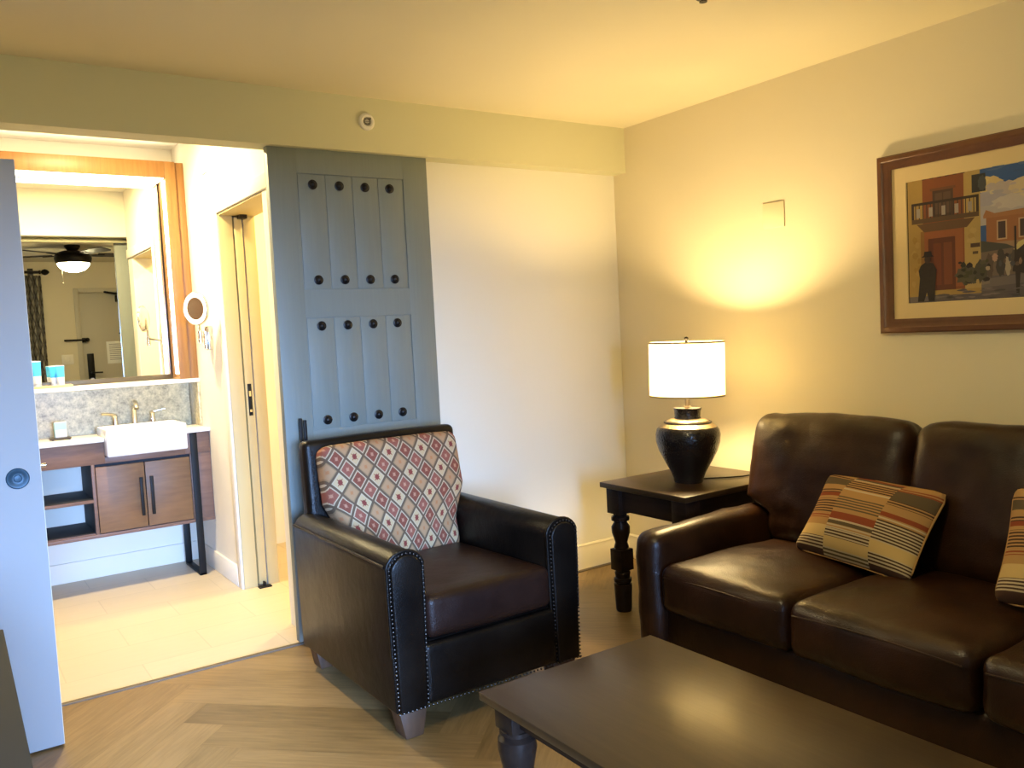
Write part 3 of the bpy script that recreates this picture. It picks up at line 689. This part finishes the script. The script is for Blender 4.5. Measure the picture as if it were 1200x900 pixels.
# downlight in the alcove ceiling, light in the bath
for nm, x, y, lab in (('alcove', -2.62, 1.05, 'round recessed ceiling downlight in the vanity alcove'), ('bath', -1.2, 1.1, 'round recessed ceiling downlight in the bathroom')):
    o = thing('downlight', lab, 'ceiling light', (x, y, AH))
    mb = MB(); mb.lathe([(AH, .085), (AH - .006, .083), (AH - .008, .066), (AH - .004, .062)], 32, Matrix.Translation((x, y, 0)), cap=False); mb.build('trim_ring', M['porc'], o)
    mb = MB(); mb.lathe([(AH - .003, .064), (AH - .004, .001)], 32, Matrix.Translation((x, y, 0)), cap=False); mb.build('lens', M['downlight'], o)

# ------------------------------------------------------------------ armchair
ac = thing('armchair', 'dark leather club armchair with nailhead trim and kilim back cushion', 'armchair', (-1.755, -.65, 0))
ax0, ax1, yf_, yb_ = -2.158, -1.350, -1.125, -.20
def nails(mb, pts, r=.0042, step=.016):
    d = 0; pts = [Vector(p) for p in pts]; seg = 0; pos = 0.
    for a, b in zip(pts, pts[1:]):
        L = (b - a).length; u = pos
        while u < L:
            p = a + (b - a) * (u / L); mb.ball(p, r, 4); u += step
        pos = u - L
mb = MB(); mb.box(ax0 + .05, ax1 - .05, yf_ + .03, yb_ + .0, .10, .325, .012, 3); bs = mb.build('base', M['chair'], ac)
# front rail
mb = MB(); mb.puff((ax1 - ax0 - .24, .05, .215), .02, (0, .012, 0), 10, Matrix.Translation(((ax0 + ax1) / 2, yf_ + .028, .212))); mb.build('front_rail', M['chair'], ac)
mb = MB(); nails(mb, [(ax0 + .01, yf_ - .001, .108), (ax1 - .01, yf_ - .001, .108)]); mb.build('nailhead_trim', M['nail'], ac)
for sg, x0, x1 in ((-1, ax0, -2.022), (1, -1.486, ax1)):
    w = x1 - x0; cx = (x0 + x1) / 2; zt = .592; hw = w / 2
    # arm: upholstered profile with a rounded top, run front to back
    prof = [(x0 + .008, .10), (x1 - .008, .10), (x1 - .004, .30), (x1, .50), (x1, zt)]
    prof += [(cx + (hw + .004) * cos(a), zt + .066 * sin(a)) for a in [pi * k / 12 for k in range(1, 12)]] + [(x0, zt), (x0, .50), (x0 + .004, .30)]
    mb = MB(); mb.prism(prof, yf_ + .020, yb_ - .02, 'y', .006); am = mb.build('arm', M['chair'], ac, 50)
    # front panel slightly inset + welt + nails
    pan = [(cx + (u - cx) * .86, .102 + (z - .10) * .975) for u, z in prof]
    mb = MB(); mb.prism(pan, yf_, yf_ + .022, 'y', .007); mb.build('arm_panel', M['chair'], am, 50)
    arc = [(cx + (u - cx) * 1.0, yf_ + .018, .10 + (z - .10) * 1.0) for u, z in prof[2:] + prof[:0]]
    mb = MB(); mb.tube(arc, .0065, 8); mb.build('welt', M['chair'], am, 60)
    arc2 = [(cx + (u - cx) * .93, yf_ + .006, .102 + (z - .10) * .985) for u, z in [prof[1]] + prof[2:] + [prof[0]]]
    mb = MB(); nails(mb, arc2, .0040, .0150); mb.build('nailhead_trim', M['nail'], am)
    # side seam welt along the outer edge below the roll
    xs = x0 if sg < 0 else x1
    mb = MB(); mb.tube([(xs + sg * .002, yf_ + .03, .612), (xs + sg * .003, -.7, .616), (xs + sg * .002, yb_ - .03, .616)], .005, 8); mb.build('welt', M['chair'], am, 60)
# seat cushion
def seatshape(q, u): return (q.x, q.y, q.z + .018 * max(0, -u[1]) * 0)
mb = MB(); mb.puff((.535, .66, .155), .030, (.004, .012, .022), 16, Matrix.Translation((-1.754, yf_ + .33, .400)) @ Matrix.Rotation(radians(-1.5), 4, 'X'), .004, 5, seatshape, 'xy', 3.); mb.build('seat_cushion', M['chairseat'], ac)
# backrest shell
lean = Matrix.Translation((-1.735, -.235, .52)) @ Matrix.Rotation(radians(-3), 4, 'X')
mb = MB(); mb.puff((.735, .085, .885), .028, (.0, .008, .004), 14, lean); br_ = mb.build('backrest', M['chair'], ac)
for sg in (-1, 1):
    mb = MB(); nails(mb, [lean @ Vector((sg * .335, -.047, z)) for z in (-.05, .41)]); mb.build('nailhead_trim', M['nail'], br_)
# kilim back cushion, wider above the arms
def tshape(q, u):
    k = .80 + .20 * min(1, max(0, (q.z + .12) / .14))
    return (q.x * k, q.y, q.z)
bc = Matrix.Translation((-1.742, -.360, .685)) @ Matrix.Rotation(radians(-13), 4, 'X')
mb = MB(); mb.puff((.645, .135, .52), .045, (.0, .040, .004), 20, bc, .002, 5, tshape, 'xz'); mb.build('back_cushion', M['kilim'], ac)
for x, y in ((ax0 + .075, yf_ + .065), (ax1 - .075, yf_ + .065), (ax0 + .085, yb_ - .06), (ax1 - .085, yb_ - .06)):
    mb = MB(); mb.prism([(x - .034, 0), (x + .034, 0), (x + .055, .102), (x - .055, .102)], y - .040, y + .040, 'y', .005); mb.build('foot', M['foot'], ac)

# ------------------------------------------------------------------ turned-leg tables
def turned_leg(x, y, ztop, s=1., block=.09):
    k = ztop
    mb = MB(); h = .036 * s
    mb.box(x - h, x + h, y - h, y + h, ztop - block, ztop, .002)
    z1 = ztop - block
    mz = .42 * ztop                          # middle square block
    mb.box(x - h * .9, x + h * .9, y - h * .9, y + h * .9, mz - .085 * ztop, mz + .085 * ztop, .003)
    T = Matrix.Translation((x, y, 0)); u = mz + .085 * ztop; L = z1 - u
    mb.lathe([(u, .026 * s), (u + .04 * L, .030 * s), (u + .18 * L, .024 * s), (u + .45 * L, .036 * s), (u + .62 * L, .037 * s), (u + .74 * L, .026 * s), (u + .78 * L, .026 * s), (u + .80 * L, .036 * s), (u + .90 * L, .036 * s), (u + .92 * L, .026 * s), (z1, .028 * s)], 24, T)
    b = mz - .085 * ztop
    mb.lathe([(0, .029 * s), (.012, .032 * s), (.06 * b + .01, .032 * s), (.60 * b, .036 * s), (.66 * b, .036 * s), (.67 * b, .029 * s), (.70 * b, .029 * s), (.72 * b, .036 * s), (.80 * b, .036 * s), (.82 * b, .028 * s), (.93 * b, .032 * s), (b, .026 * s)], 24, T)
    return mb
et = thing('end_table', 'dark espresso square end table with turned legs in the corner', 'end table', (-.41, -.82, 0))
ex0, ex1, ey0, ey1, ez = -.742, -.07, -1.105, -.535, .632
mb = MB(); mb.box(ex0, ex1, ey0, ey1, ez - .026, ez, .004); mb.build('tabletop', M['tabletop'], et)
mb = MB(); i = .045
mb.box(ex0 + i, ex1 - i, ey1 - i - .02, ey1 - i, ez - .135, ez - .026).box(ex0 + i, ex1 - i, ey0 + i, ey0 + i + .02, ez - .135, ez - .026).box(ex0 + i, ex0 + i + .02, ey0 + i + .02, ey1 - i - .02, ez - .135, ez - .026).box(ex1 - i - .02, ex1 - i, ey0 + i + .02, ey1 - i - .02, ez - .135, ez - .026)
mb.build('apron', M['darkwood'], et)
for x in (ex0 + .066, ex1 - .066):
    for y in (ey0 + .066, ey1 - .066): turned_leg(x, y, ez - .026, 1.22, .125).build('leg', M['darkwood'], et)
cf = thing('coffee_table', 'large dark espresso coffee table in front of the sofa', 'coffee table', (-1.94, -2.42, 0))
tx0, tx1, ty0, ty1, tz = -2.250, -1.637, -3.02, -1.822, .45
mb = MB(); mb.box(tx0, tx1, ty0, ty1, tz - .022, tz, .003); mb.build('tabletop', M['tabletop'], cf)
mb = MB(); i = .05
mb.box(tx0 + i, tx1 - i, ty1 - i - .02, ty1 - i, tz - .10, tz - .022).box(tx0 + i, tx1 - i, ty0 + i, ty0 + i + .02, tz - .10, tz - .022)
mb.box(tx0 + .012, tx1 - .012, ty0 + .012, ty1 - .012, tz - .032, tz - .022)
mb.box(tx0 + i, tx0 + i + .02, ty0 + i + .02, ty1 - i - .02, tz - .075, tz - .022).box(tx1 - i - .02, tx1 - i, ty0 + i + .02, ty1 - i - .02, tz - .075, tz - .022)
mb.build('apron', M['darkwood'], cf)
def fat_leg(x, y):
    mb = MB(); h = .040; z = tz - .03
    mb.box(x - h, x + h, y - h, y + h, z - .06, z, .003)
    mb.lathe([(0, .030), (.02, .034), (.05, .036), (.06, .030), (.07, .030), (.08, .038), (.10, .038), (.115, .028), (.20, .032), (.27, .044), (.31, .052), (.335, .050), (.345, .038), (.35, .038), (.352, .046), (.36, .046), (.362, .040)], 28, Matrix.Translation((x, y, 0)))
    return mb
for x in (tx0 + .066, tx1 - .066):
    for y in (ty0 + .072, ty1 - .072): fat_leg(x, y).build('leg', M['darkwood'], cf)

# ------------------------------------------------------------------ table lamp
LX, LY = -.468, -.860
lm = thing('table_lamp', 'lit table lamp with black hammered urn base and cream drum shade', 'table lamp', (LX, LY, ez))
T = Matrix.Translation((LX, LY, ez + .0015)) @ Matrix.Rotation(radians(1.2), 4, Vector((.56, .826, 0)))
mb = MB(); mb.lathe([(0, .066), (.006, .068), (.02, .070), (.05, .082), (.10, .110), (.15, .136), (.19, .148), (.225, .150), (.25, .144), (.262, .134)], 48, T); mb.build('base', M['vase'], lm)
mb = MB(); mb.lathe([(.262, .134), (.272, .122), (.281, .106), (.283, .100), (.290, .097), (.297, .082), (.301, .066)], 48, T); mb.build('shoulder_band', M['pewter'], lm)
mb = MB(); mb.lathe([(.278, .109), (.282, .112), (.286, .109), (.284, .102)], 48, T, cap=False); mb.build('rim', M['iron'], lm)
mb = MB(); mb.lathe([(.300, .062), (.31, .060), (.335, .062), (.350, .066), (.352, .060), (.352, .02)], 40, T); mb.build('neck', M['vase'], lm)
mb = MB(); mb.lathe([(.352, .018), (.356, .018), (.358, .011), (.392, .011), (.394, .018), (.40, .018), (.404, .010), (.43, .012)], 20, T); mb.build('socket', M['brass'], lm)
mb = MB(); mb.ball(T @ Vector((0, 0, .50)), .030, 12, (1, 1, 1.2)); bu = mb.build('bulb', M['bulb'], lm)
mb = MB()
sh = []
mb.lathe([(.405, .1715), (.408, .1735), (.655, .1735), (.658, .1715)], 64, T, cap=False).lathe([(.658, .1715), (.655, .1700), (.408, .1700), (.405, .1715)], 64, T, cap=False)
mb.build('lamp_shade', M['shade'], lm)
M['bind'] = mat('shade_trim', (.42, .33, .16), .7)
for z_ in (.404, .651):
    mb = MB(); mb.lathe([(z_, .1745), (z_ + .008, .1745)], 64, T, cap=False); mb.build('shade_binding', M['bind'], lm)
mb = MB()
mb.tube([T @ Vector((s_ * a, 0, z)) for s_ in (1,) for a, z in ((.012, .43), (.045, .47), (.055, .55), (.03, .63), (0, .650))], .0022, 8)
mb.tube([T @ Vector((-a, 0, z)) for a, z in ((.012, .43), (.045, .47), (.055, .55), (.03, .63), (0, .650))], .0022, 8)
for k in range(3): mb.cyl(T @ Vector((0, 0, .650)), T @ Vector((.171 * cos(2.1 * k + .4), .171 * sin(2.1 * k + .4), .650)), .0018, 8)
mb.build('harp', M['brass'], lm)
mb = MB(); mb.lathe([(.650, .006), (.665, .007), (.667, .011), (.673, .012), (.679, .007), (.681, .001)], 16, T); mb.build('finial', M['bronze'], lm)
mb = MB(); mb.tube([(LX + .06, LY + .00, ez + .0045), (LX + .12, LY - .03, ez + .0045), (LX + .18, LY - .075, ez + .0045), (LX + .25, LY - .11, ez + .0045), (-.13, LY - .12, ez + .0045), (-.085, LY - .08, ez + .0045)], .0035, 8); mb.build('cord', M['black'], lm)

# ------------------------------------------------------------------ sofa
sf = thing('sofa', 'brown leather three seat sofa along the right wall', 'sofa', (-.58, -2.2, 0))
so_y0, so_y1 = -3.26, -1.155; AW = .135
mb = MB(); mb.puff((.90, so_y1 - so_y0 - .16, .20), .03, (.01, .01, 0), 12, Matrix.Translation((-.60, (so_y0 + so_y1) / 2, .175))); mb.build('base', M['sofa'], sf)
mb = MB(); mb.puff((.16, so_y1 - so_y0 - .06, .70), .05, (.0, 0, .01), 14, Matrix.Translation((-.125, (so_y0 + so_y1) / 2, .48)) ); mb.build('back_frame', M['sofa'], sf)
for yc in (so_y1 - AW / 2, so_y0 + AW / 2):
    mb = MB(); mb.puff((1.0, AW, .49), .050, (.012, .006, .006), 20, Matrix.Translation((-.60, yc, .325)) @ Matrix.Rotation(radians(-.8), 4, 'Y'), .007, 7, None, 'xy', 1.); am = mb.build('arm', M['sofa'], sf)
seams = [-1.292, -1.888, -2.51, -3.115]
for k in range(3):
    y1, y0 = seams[k], seams[k + 1]; w = y1 - y0
    mb = MB(); mb.puff((.79, w - .004, .19), .045, (.018, .004, .034), 24, Matrix.Translation((-.705, (y0 + y1) / 2, .348)) @ Matrix.Rotation(radians(1.0), 4, 'Y'), .010, 3.2, None, 'xy', 5. * k + .7); cu = mb.build('seat_cushion', M['sofa'], sf)
    mb = MB(); z_ = .420
    mb.tube([(-1.100 - .006 * sin(pi * q / 10), y0 + .03 + (w - .06) * q / 10, .405 + .012 * sin(pi * q / 10)) for q in range(11)], .0035, 8); mb.build('welt', M['sofa'], cu)
bseams = [(-1.165, -1.905), (-1.912, -2.50), (-2.507, -3.25)]
for k, (y1, y0) in enumerate(bseams):
    w = y1 - y0
    Mx = Matrix.Translation((-.335, (y0 + y1) / 2, .685)) @ Matrix.Rotation(radians(12), 4, 'Y')
    def ear(q, u, s=k):
        # lower outer corner is cut back where the cushion sits inside the arm
        y = q.y
        if s == 0 and q.z < -.10 and q.y > 0: y = q.y * (1 - .34 * min(1, (-.10 - q.z) / .05))
        if s == 2 and q.z < -.10 and q.y < 0: y = q.y * (1 - .34 * min(1, (-.10 - q.z) / .05))
        return (q.x, y, q.z)
    mb = MB(); mb.puff((.20, w, .555), .075, (.035, .004, .012), 26, Mx, .013, 4.2, ear, 'xz', 9. * k); mb.build('back_cushion', M['sofa'], sf)
for x in (-1.0, -.18):
    for y in (so_y0 + .1, so_y1 - .1):
        mb = MB(); mb.lathe([(0, .022), (.08, .034)], 20, Matrix.Translation((x, y, 0))); mb.build('foot', M['foot'], sf)

# striped throw pillows
def pillow(BL, BR, TL, TR, label):
    BL, BR, TL, TR = map(Vector, (BL, BR, TL, TR)); c = (BL + BR + TL + TR) / 4
    ux = ((BR - BL) + (TR - TL)).normalized(); uz = ((TL - BL) + (TR - BR)); uz = (uz - ux * uz.dot(ux)).normalized(); uy = uz.cross(ux)
    w = ((BR - BL).length + (TR - TL).length) / 2; h = ((TL - BL).length + (TR - BR).length) / 2
    Rm = Matrix((ux, uy, uz)).transposed().to_4x4()
    o = thing('throw_pillow', label, 'pillow', c, 'striped throw pillows on the sofa')
    def pin(q, u):
        k = 1 - .05 * (1 - u[2] ** 2) * abs(u[0]); k2 = 1 - .04 * (1 - u[0] ** 2) * abs(u[2])
        return (q.x * k, q.y * (1 - .55 * max(u[0] ** 2, u[2] ** 2) ** 2), q.z * k2)
    mb = MB(); mb.puff((w, .085, h), .036, (0, .045, 0), 22, Matrix.Translation(c) @ Rm, .004, 5, pin, 'xz'); mb.build('cushion_cover', M['stripe'], o)
    P = Matrix.Translation(c) @ Rm; pts = []
    for k in range(49):
        a = 2 * pi * k / 48; ca_, sa_ = cos(a), sin(a); f = 1 / max(abs(ca_), abs(sa_)); x, z = ca_ * f, sa_ * f
        r = (abs(x) ** 14 + abs(z) ** 14) ** (-1 / 14)
        x *= r; z *= r
        pts.append(P @ Vector((x * w / 2 * (1 - .05 * (1 - z * z)), 0, z * h / 2 * (1 - .04 * (1 - x * x)))))
    mb = MB(); mb.tube(pts, .004, 8); mb.build('piping', M['stripe'], o)
pillow((-.60, -1.545, .475), (-.69, -2.075, .455), (-.415, -1.60, .752), (-.475, -2.115, .745), 'striped tan and rust throw pillow lying against the sofa back')
pillow((-.72, -2.395, .475), (-.64, -2.90, .470), (-.53, -2.325, .805), (-.47, -2.84, .79), 'striped tan and rust throw pillow cut off by the right picture edge')

# ------------------------------------------------------------------ framed painting
pic = thing('framed_picture', 'framed street scene painting with balcony house on the right wall', 'picture', (0, -2.09, 1.66))
PY0, PY1, PZ0, PZ1 = -1.578, -2.60, 1.292, 2.026; fw = .058
def ringprism(y0, y1, z0, z1, w, prof):
    """moulding: prof = list of (inset, depth)"""
    vs = []; fs = []; n = len(prof)
    for (a, d) in prof:
        vs += [(-d, y0 - a, z0 + a), (-d, y1 + a, z0 + a), (-d, y1 + a, z1 - a), (-d, y0 - a, z1 - a)]
    for i_ in range(n):
        j_ = (i_ + 1) % n
        for k in range(4): k2 = (k + 1) % 4; fs.append((i_ * 4 + k, i_ * 4 + k2, j_ * 4 + k2, j_ * 4 + k))
    return vs, fs
mb = MB(); v_, f_ = ringprism(PY0, PY1, PZ0, PZ1, fw, [(0, .001), (0, .026), (.006, .032), (.022, .034), (.030, .028), (.044, .026), (.050, .022), (fw, .020), (fw, .001)]); mb.add(v_, f_, None, None, False); mb.build('frame', M['frame'], pic)
mb = MB(); v_, f_ = ringprism(PY0 - fw + .002, PY1 + fw - .002, PZ0 + fw - .002, PZ1 - fw + .002, .06, [(0, .010), (0, .013), (.062, .013), (.065, .010)]); mb.add(v_, f_, None, None, False); mb.build('mat_board', M['matboard'], pic)
# the print: flat coloured shapes, u to the right 0..1.48, v up 0..1 (unit = print height)
mb = MB(); lay = mb.bm.faces.layers.float_color.new('ink'); hp = .52; uy0, vz0 = -1.703, 1.406; UW = (abs(PY1) - abs(PY0) - 2 * (.702 - .578) * 1) / hp; depth = [.0105]
def P2(u, v): return (-depth[0], uy0 - u * hp, vz0 + v * hp)
def shape(pts, col):
    depth[0] += .000012
    f = mb.add([P2(u, v) for u, v in pts], [tuple(range(len(pts)))], None, None, False)
    for q in f: q[lay] = (*[.92 * c ** 1.16 for c in col], 1)
def rect(u0, v0, u1, v1, col): shape([(u0, v0), (u1, v0), (u1, v1), (u0, v1)], col)
def blob(u, v, a, b, col, n=18, j=.12, sd=0):
    shape([(u + a * cos(2 * pi * k / n) * (1 + j * sin(k * 2.7 + sd)), v + b * sin(2 * pi * k / n) * (1 + j * cos(k * 3.1 + sd))) for k in range(n)], col)
rect(0, 0, UW, 1, (.05, .13, .33))
rect(.45, .55, UW, .76, (.46, .43, .44))
for u, v, a, b, c_ in ((.62, .84, .10, .06, (.66, .52, .28)), (.72, .80, .12, .05, (.50, .44, .42)), (.88, .80, .12, .06, (.62, .52, .36)), (1.05, .76, .15, .07, (.50, .45, .44)), (.60, .74, .14, .05, (.42, .40, .46)), (.80, .70, .16, .05, (.55, .50, .48)), (1.25, .85, .14, .06, (.62, .52, .38)), (.56, .86, .06, .05, (.70, .58, .30)), (1.0, .93, .12, .03, (.40, .40, .46))): blob(u, v, a, b, c_, 22, .14, u * 9)
rect(0, 0, UW, .20, (.15, .13, .13)); shape([(0, .06), (.6, .16), (UW, .22), (UW, .15), (.6, .10), (0, .0)], (.20, .17, .16)); shape([(.2, .10), (.62, .145), (.62, .125), (.2, .075)], (.26, .21, .17))
# distant buildings
rect(.60, .40, .96, .62, (.36, .17, .085)); shape([(.58, .62), (.60, .66), (.66, .63), (.9, .64), (.95, .68), (.97, .64), (.97, .60), (.58, .60)], (.40, .20, .10))
for u in (.68, .83):
    rect(u - .006, .435, u + .066, .575, (.52, .36, .22)); rect(u + .004, .445, u + .056, .565, (.10, .065, .06))
rect(.90, .40, 1.3, .60, (.27, .24, .19)); shape([(.97, .60), (1.0, .90), (1.05, .95), (1.12, .94), (1.18, .86), (1.18, .60)], (.50, .26, .15)); rect(1.2, .4, UW, .72, (.42, .27, .16))
for u in (1.25, 1.38): rect(u, .48, u + .06, .64, (.12, .08, .07))
rect(.55, .36, UW, .42, (.36, .24, .15)); rect(.55, .18, UW, .37, (.20, .155, .12))
# left house with balcony
rect(0, .06, .56, 1, (.42, .29, .10)); rect(.44, .1, .56, 1, (.48, .35, .14)); rect(.12, .1, .44, 1, (.27, .10, .045))
rect(.10, .12, .17, .56, (.30, .17, .06)); rect(.13, .12, .43, .56, (.33, .13, .06)); rect(.16, .10, .37, .50, (.15, .055, .035)); rect(.20, .14, .26, .46, (.20, .065, .035)); rect(.28, .14, .345, .46, (.22, .075, .04))
rect(.20, .66, .36, .86, (.10, .06, .05)); rect(.22, .68, .275, .84, (.14, .09, .07)); rect(.285, .68, .34, .84, (.14, .09, .07)); rect(.18, .86, .38, .88, (.20, .09, .05))
for k in range(6): rect(.12 + k * .06, .955, .15 + k * .06, .985, (.13, .07, .05))
shape([(.07, .62), (.52, .62), (.46, .555), (.13, .555)], (.17, .10, .06)); shape([(.03, .66), (.55, .66), (.55, .625), (.03, .625)], (.14, .09, .06))
rect(.03, .765, .55, .785, (.055, .04, .04)); rect(.03, .66, .05, .78, (.055, .04, .04)); rect(.53, .66, .55, .78, (.055, .04, .04))
for k in range(16): rect(.06 + k * .03, .66, .067 + k * .03, .77, (.065, .05, .05))
for k in range(5): rect(.07 + k * .1, .67, .10 + k * .1, .74, (.38, .34, .30))
rect(.485, .40, .555, .43, (.10, .06, .05)); rect(.50, .35, .54, .37, (.12, .08, .06)); rect(.50, .80, .60, .93, (.045, .05, .06)); blob(.575, .86, .03, .055, (.09, .10, .11))
# market, figures, horse carriage
shape([(.56, .44), (.74, .40), (.80, .37), (.56, .355)], (.09, .09, .085))
for u, v, a in ((.86, .385, .075), (1.02, .395, .085), (1.2, .38, .09)): shape([(u - a, v - .035), (u - a * .5, v + .02), (u, v + .035), (u + a * .5, v + .02), (u + a, v - .035)], (.62, .52, .24))
for u, v, a, b, c_ in ((.62, .25, .03, .09, (.13, .10, .085)), (.70, .27, .035, .10, (.08, .07, .07)), (.75, .25, .02, .08, (.42, .36, .28)), (.66, .31, .02, .03, (.46, .30, .22)), (.80, .30, .03, .06, (.12, .10, .09)), (.45, .20, .08, .07, (.12, .11, .08)), (.56, .22, .05, .08, (.10, .09, .07)), (1.2, .26, .08, .10, (.12, .10, .09)), (1.35, .24, .06, .1, (.20, .13, .10))): blob(u, v, a, b, c_, 18, .2, u * 7)
rect(.795, .22, .81, .52, (.05, .04, .04))
shape([(.78, .20), (.80, .34), (.86, .385), (.96, .39), (1.04, .34), (1.10, .30), (1.12, .22), (1.02, .18), (.86, .18)], (.055, .045, .045))
for u in (.80, .86, .98, 1.05): shape([(u, .20), (u + .035, .20), (u + .025, .03), (u + .005, .03)], (.05, .042, .042))
# loose brush dabs
rd = random.Random(3)
def dabs(n, u0, u1, v0, v1, cols, a, b):
    for _ in range(n): blob(rd.uniform(u0, u1), rd.uniform(v0, v1), rd.uniform(.4, 1) * a, rd.uniform(.4, 1) * b, rd.choice(cols), 9, .2, rd.random() * 9)
dabs(26, .61, UW - .06, .66, .86, [(.55, .48, .42), (.42, .40, .44), (.62, .54, .40), (.50, .44, .44)], .045, .018)
dabs(14, .66, UW - .07, .90, .97, [(.07, .15, .34), (.10, .17, .34), (.05, .12, .30)], .06, .016)
dabs(40, .07, UW - .07, .02, .10, [(.10, .09, .095), (.19, .16, .16), (.13, .11, .12), (.23, .19, .18)], .06, .009)
dabs(26, .40, .62, .14, .30, [(.05, .05, .035), (.09, .085, .05), (.13, .12, .075), (.04, .035, .035)], .026, .022)
dabs(30, .60, UW - .03, .20, .36, [(.06, .05, .05), (.16, .11, .08), (.30, .20, .14), (.10, .10, .11), (.42, .34, .24)], .018, .030)
dabs(9, .03, .09, .14, .52, [(.38, .25, .08), (.46, .32, .12)], .03, .03)
dabs(6, .47, .53, .45, .53, [(.44, .31, .12), (.52, .38, .16)], .03, .03)
# man in a dark coat and hat
shape([(.07, .02), (.09, .20), (.08, .26), (.10, .30), (.14, .325), (.20, .31), (.225, .26), (.215, .16), (.205, .02), (.16, .02), (.145, .09), (.12, .02)], (.03, .028, .03)); blob(.155, .345, .026, .032, (.07, .045, .04), 16, 0); shape([(.105, .362), (.21, .362), (.19, .375), (.185, .405), (.13, .405), (.125, .375)], (.025, .024, .026))
mb.build('print', M['print'], pic, recalc=False)
mb = MB(); mb.box(-.010, -.001, PY1 + .02, PY0 - .02, PZ0 + .02, PZ1 - .02); mb.build('backing', M['black'], pic)

# ------------------------------------------------------------------ dresser at the lower left
ds = thing('dresser', 'dark charcoal dresser top at the bottom left corner', 'dresser', (-3.6, -2.1, 0))
qx, qy0, qy1, qz = -3.272, -2.95, -1.385, .75
Mq = Matrix.Translation((qx, qy1, 0)) @ Matrix.Rotation(radians(-.6), 4, 'Z') @ Matrix.Translation((-qx, -qy1, 0))
mb = MB(); mb.box(XL + .04, qx, qy0, qy1, qz - .03, qz, .002, 2, Mq); mb.build('top', M['dresser'], ds)
mb = MB(); mb.box(XL + .06, qx - .03, qy0 + .02, qy1 - .02, .06, qz - .03, .002, 2, Mq).box(XL + .08, qx - .06, qy0 + .05, qy1 - .05, 0, .06, 0, 2, Mq); mb.build('body', M['dresser'], ds)
for k in range(3):
    for j in range(2):
        y0 = qy0 + .04 + j * .76; z0 = .085 + k * .21
        mb = MB(); mb.box(qx - .031, qx - .012, y0, y0 + .74, z0, z0 + .20, .002, 2, Mq); dd = mb.build('drawer', M['dresser'], ds)
        mb = MB(); mb.cyl(Mq @ Vector((qx - .012, y0 + .37, z0 + .10)), Mq @ Vector((qx + .010, y0 + .37, z0 + .10)), .012); mb.build('knob', M['iron'], dd)

# ------------------------------------------------------------------ lights
def light(name, typ, loc, power, col, **kw):
    d = bpy.data.lights.new(name, typ); d.energy = power; d.color = col
    for k, v in kw.items(): setattr(d, k, v)
    o = bpy.data.objects.new(name, d); COL.objects.link(o); o.location = loc; return o
def aim(o, to): o.rotation_euler = (Vector(to) - Vector(o.location)).to_track_quat('-Z', 'Y').to_euler()
WARM = (1., .72, .34)
light('lamp_bulb_light', 'POINT', T @ Vector((0, 0, .53)), 92, WARM, shadow_soft_size=.05)
light('alcove_downlight', 'AREA', (-2.62, 1.05, AH - .012), 74, (1., .79, .41), shape='DISK', size=.12)
light('bath_downlight', 'AREA', (-1.2, 1.1, AH - .012), 46, (1., .68, .25), shape='DISK', size=.12)
dl = light('sky_light', 'AREA', (-4.0, -9.0, 1.95), 4500, (.31, .53, 1.), shape='RECTANGLE', size=3.2, size_y=2.0); aim(dl, (-3.2, 0, 1.2))

w = bpy.data.worlds.new('world'); S.world = w; w.use_nodes = True
w.node_tree.nodes['Background'].inputs[0].default_value = (.45, .65, 1., 1); w.node_tree.nodes['Background'].inputs[1].default_value = 1.0

# ------------------------------------------------------------------ camera
F, yaw, pit, rol = 998.19, .5954, -.0636, -.0513
cam = bpy.data.cameras.new('camera'); co = bpy.data.objects.new('camera', cam); COL.objects.link(co); S.camera = co
f = Vector((sin(yaw) * cos(pit), cos(yaw) * cos(pit), sin(pit))); r = Vector((cos(yaw), -sin(yaw), 0)); u = r.cross(f)
r2 = r * cos(rol) + u * sin(rol); u2 = -r * sin(rol) + u * cos(rol)
mw = Matrix((r2, u2, -f)).transposed().to_4x4(); mw.translation = Vector((-3.3607, -3.6921, 1.3882)); co.matrix_world = mw
cam.sensor_fit = 'HORIZONTAL'; cam.sensor_width = 36; cam.lens = F / 1200 * 36; cam.clip_start = .05

vs_ = S.view_settings; vs_.view_transform = 'Standard'; vs_.look = 'None'; vs_.gamma = 1; vs_.use_curve_mapping = False; vs_.exposure = 0.0
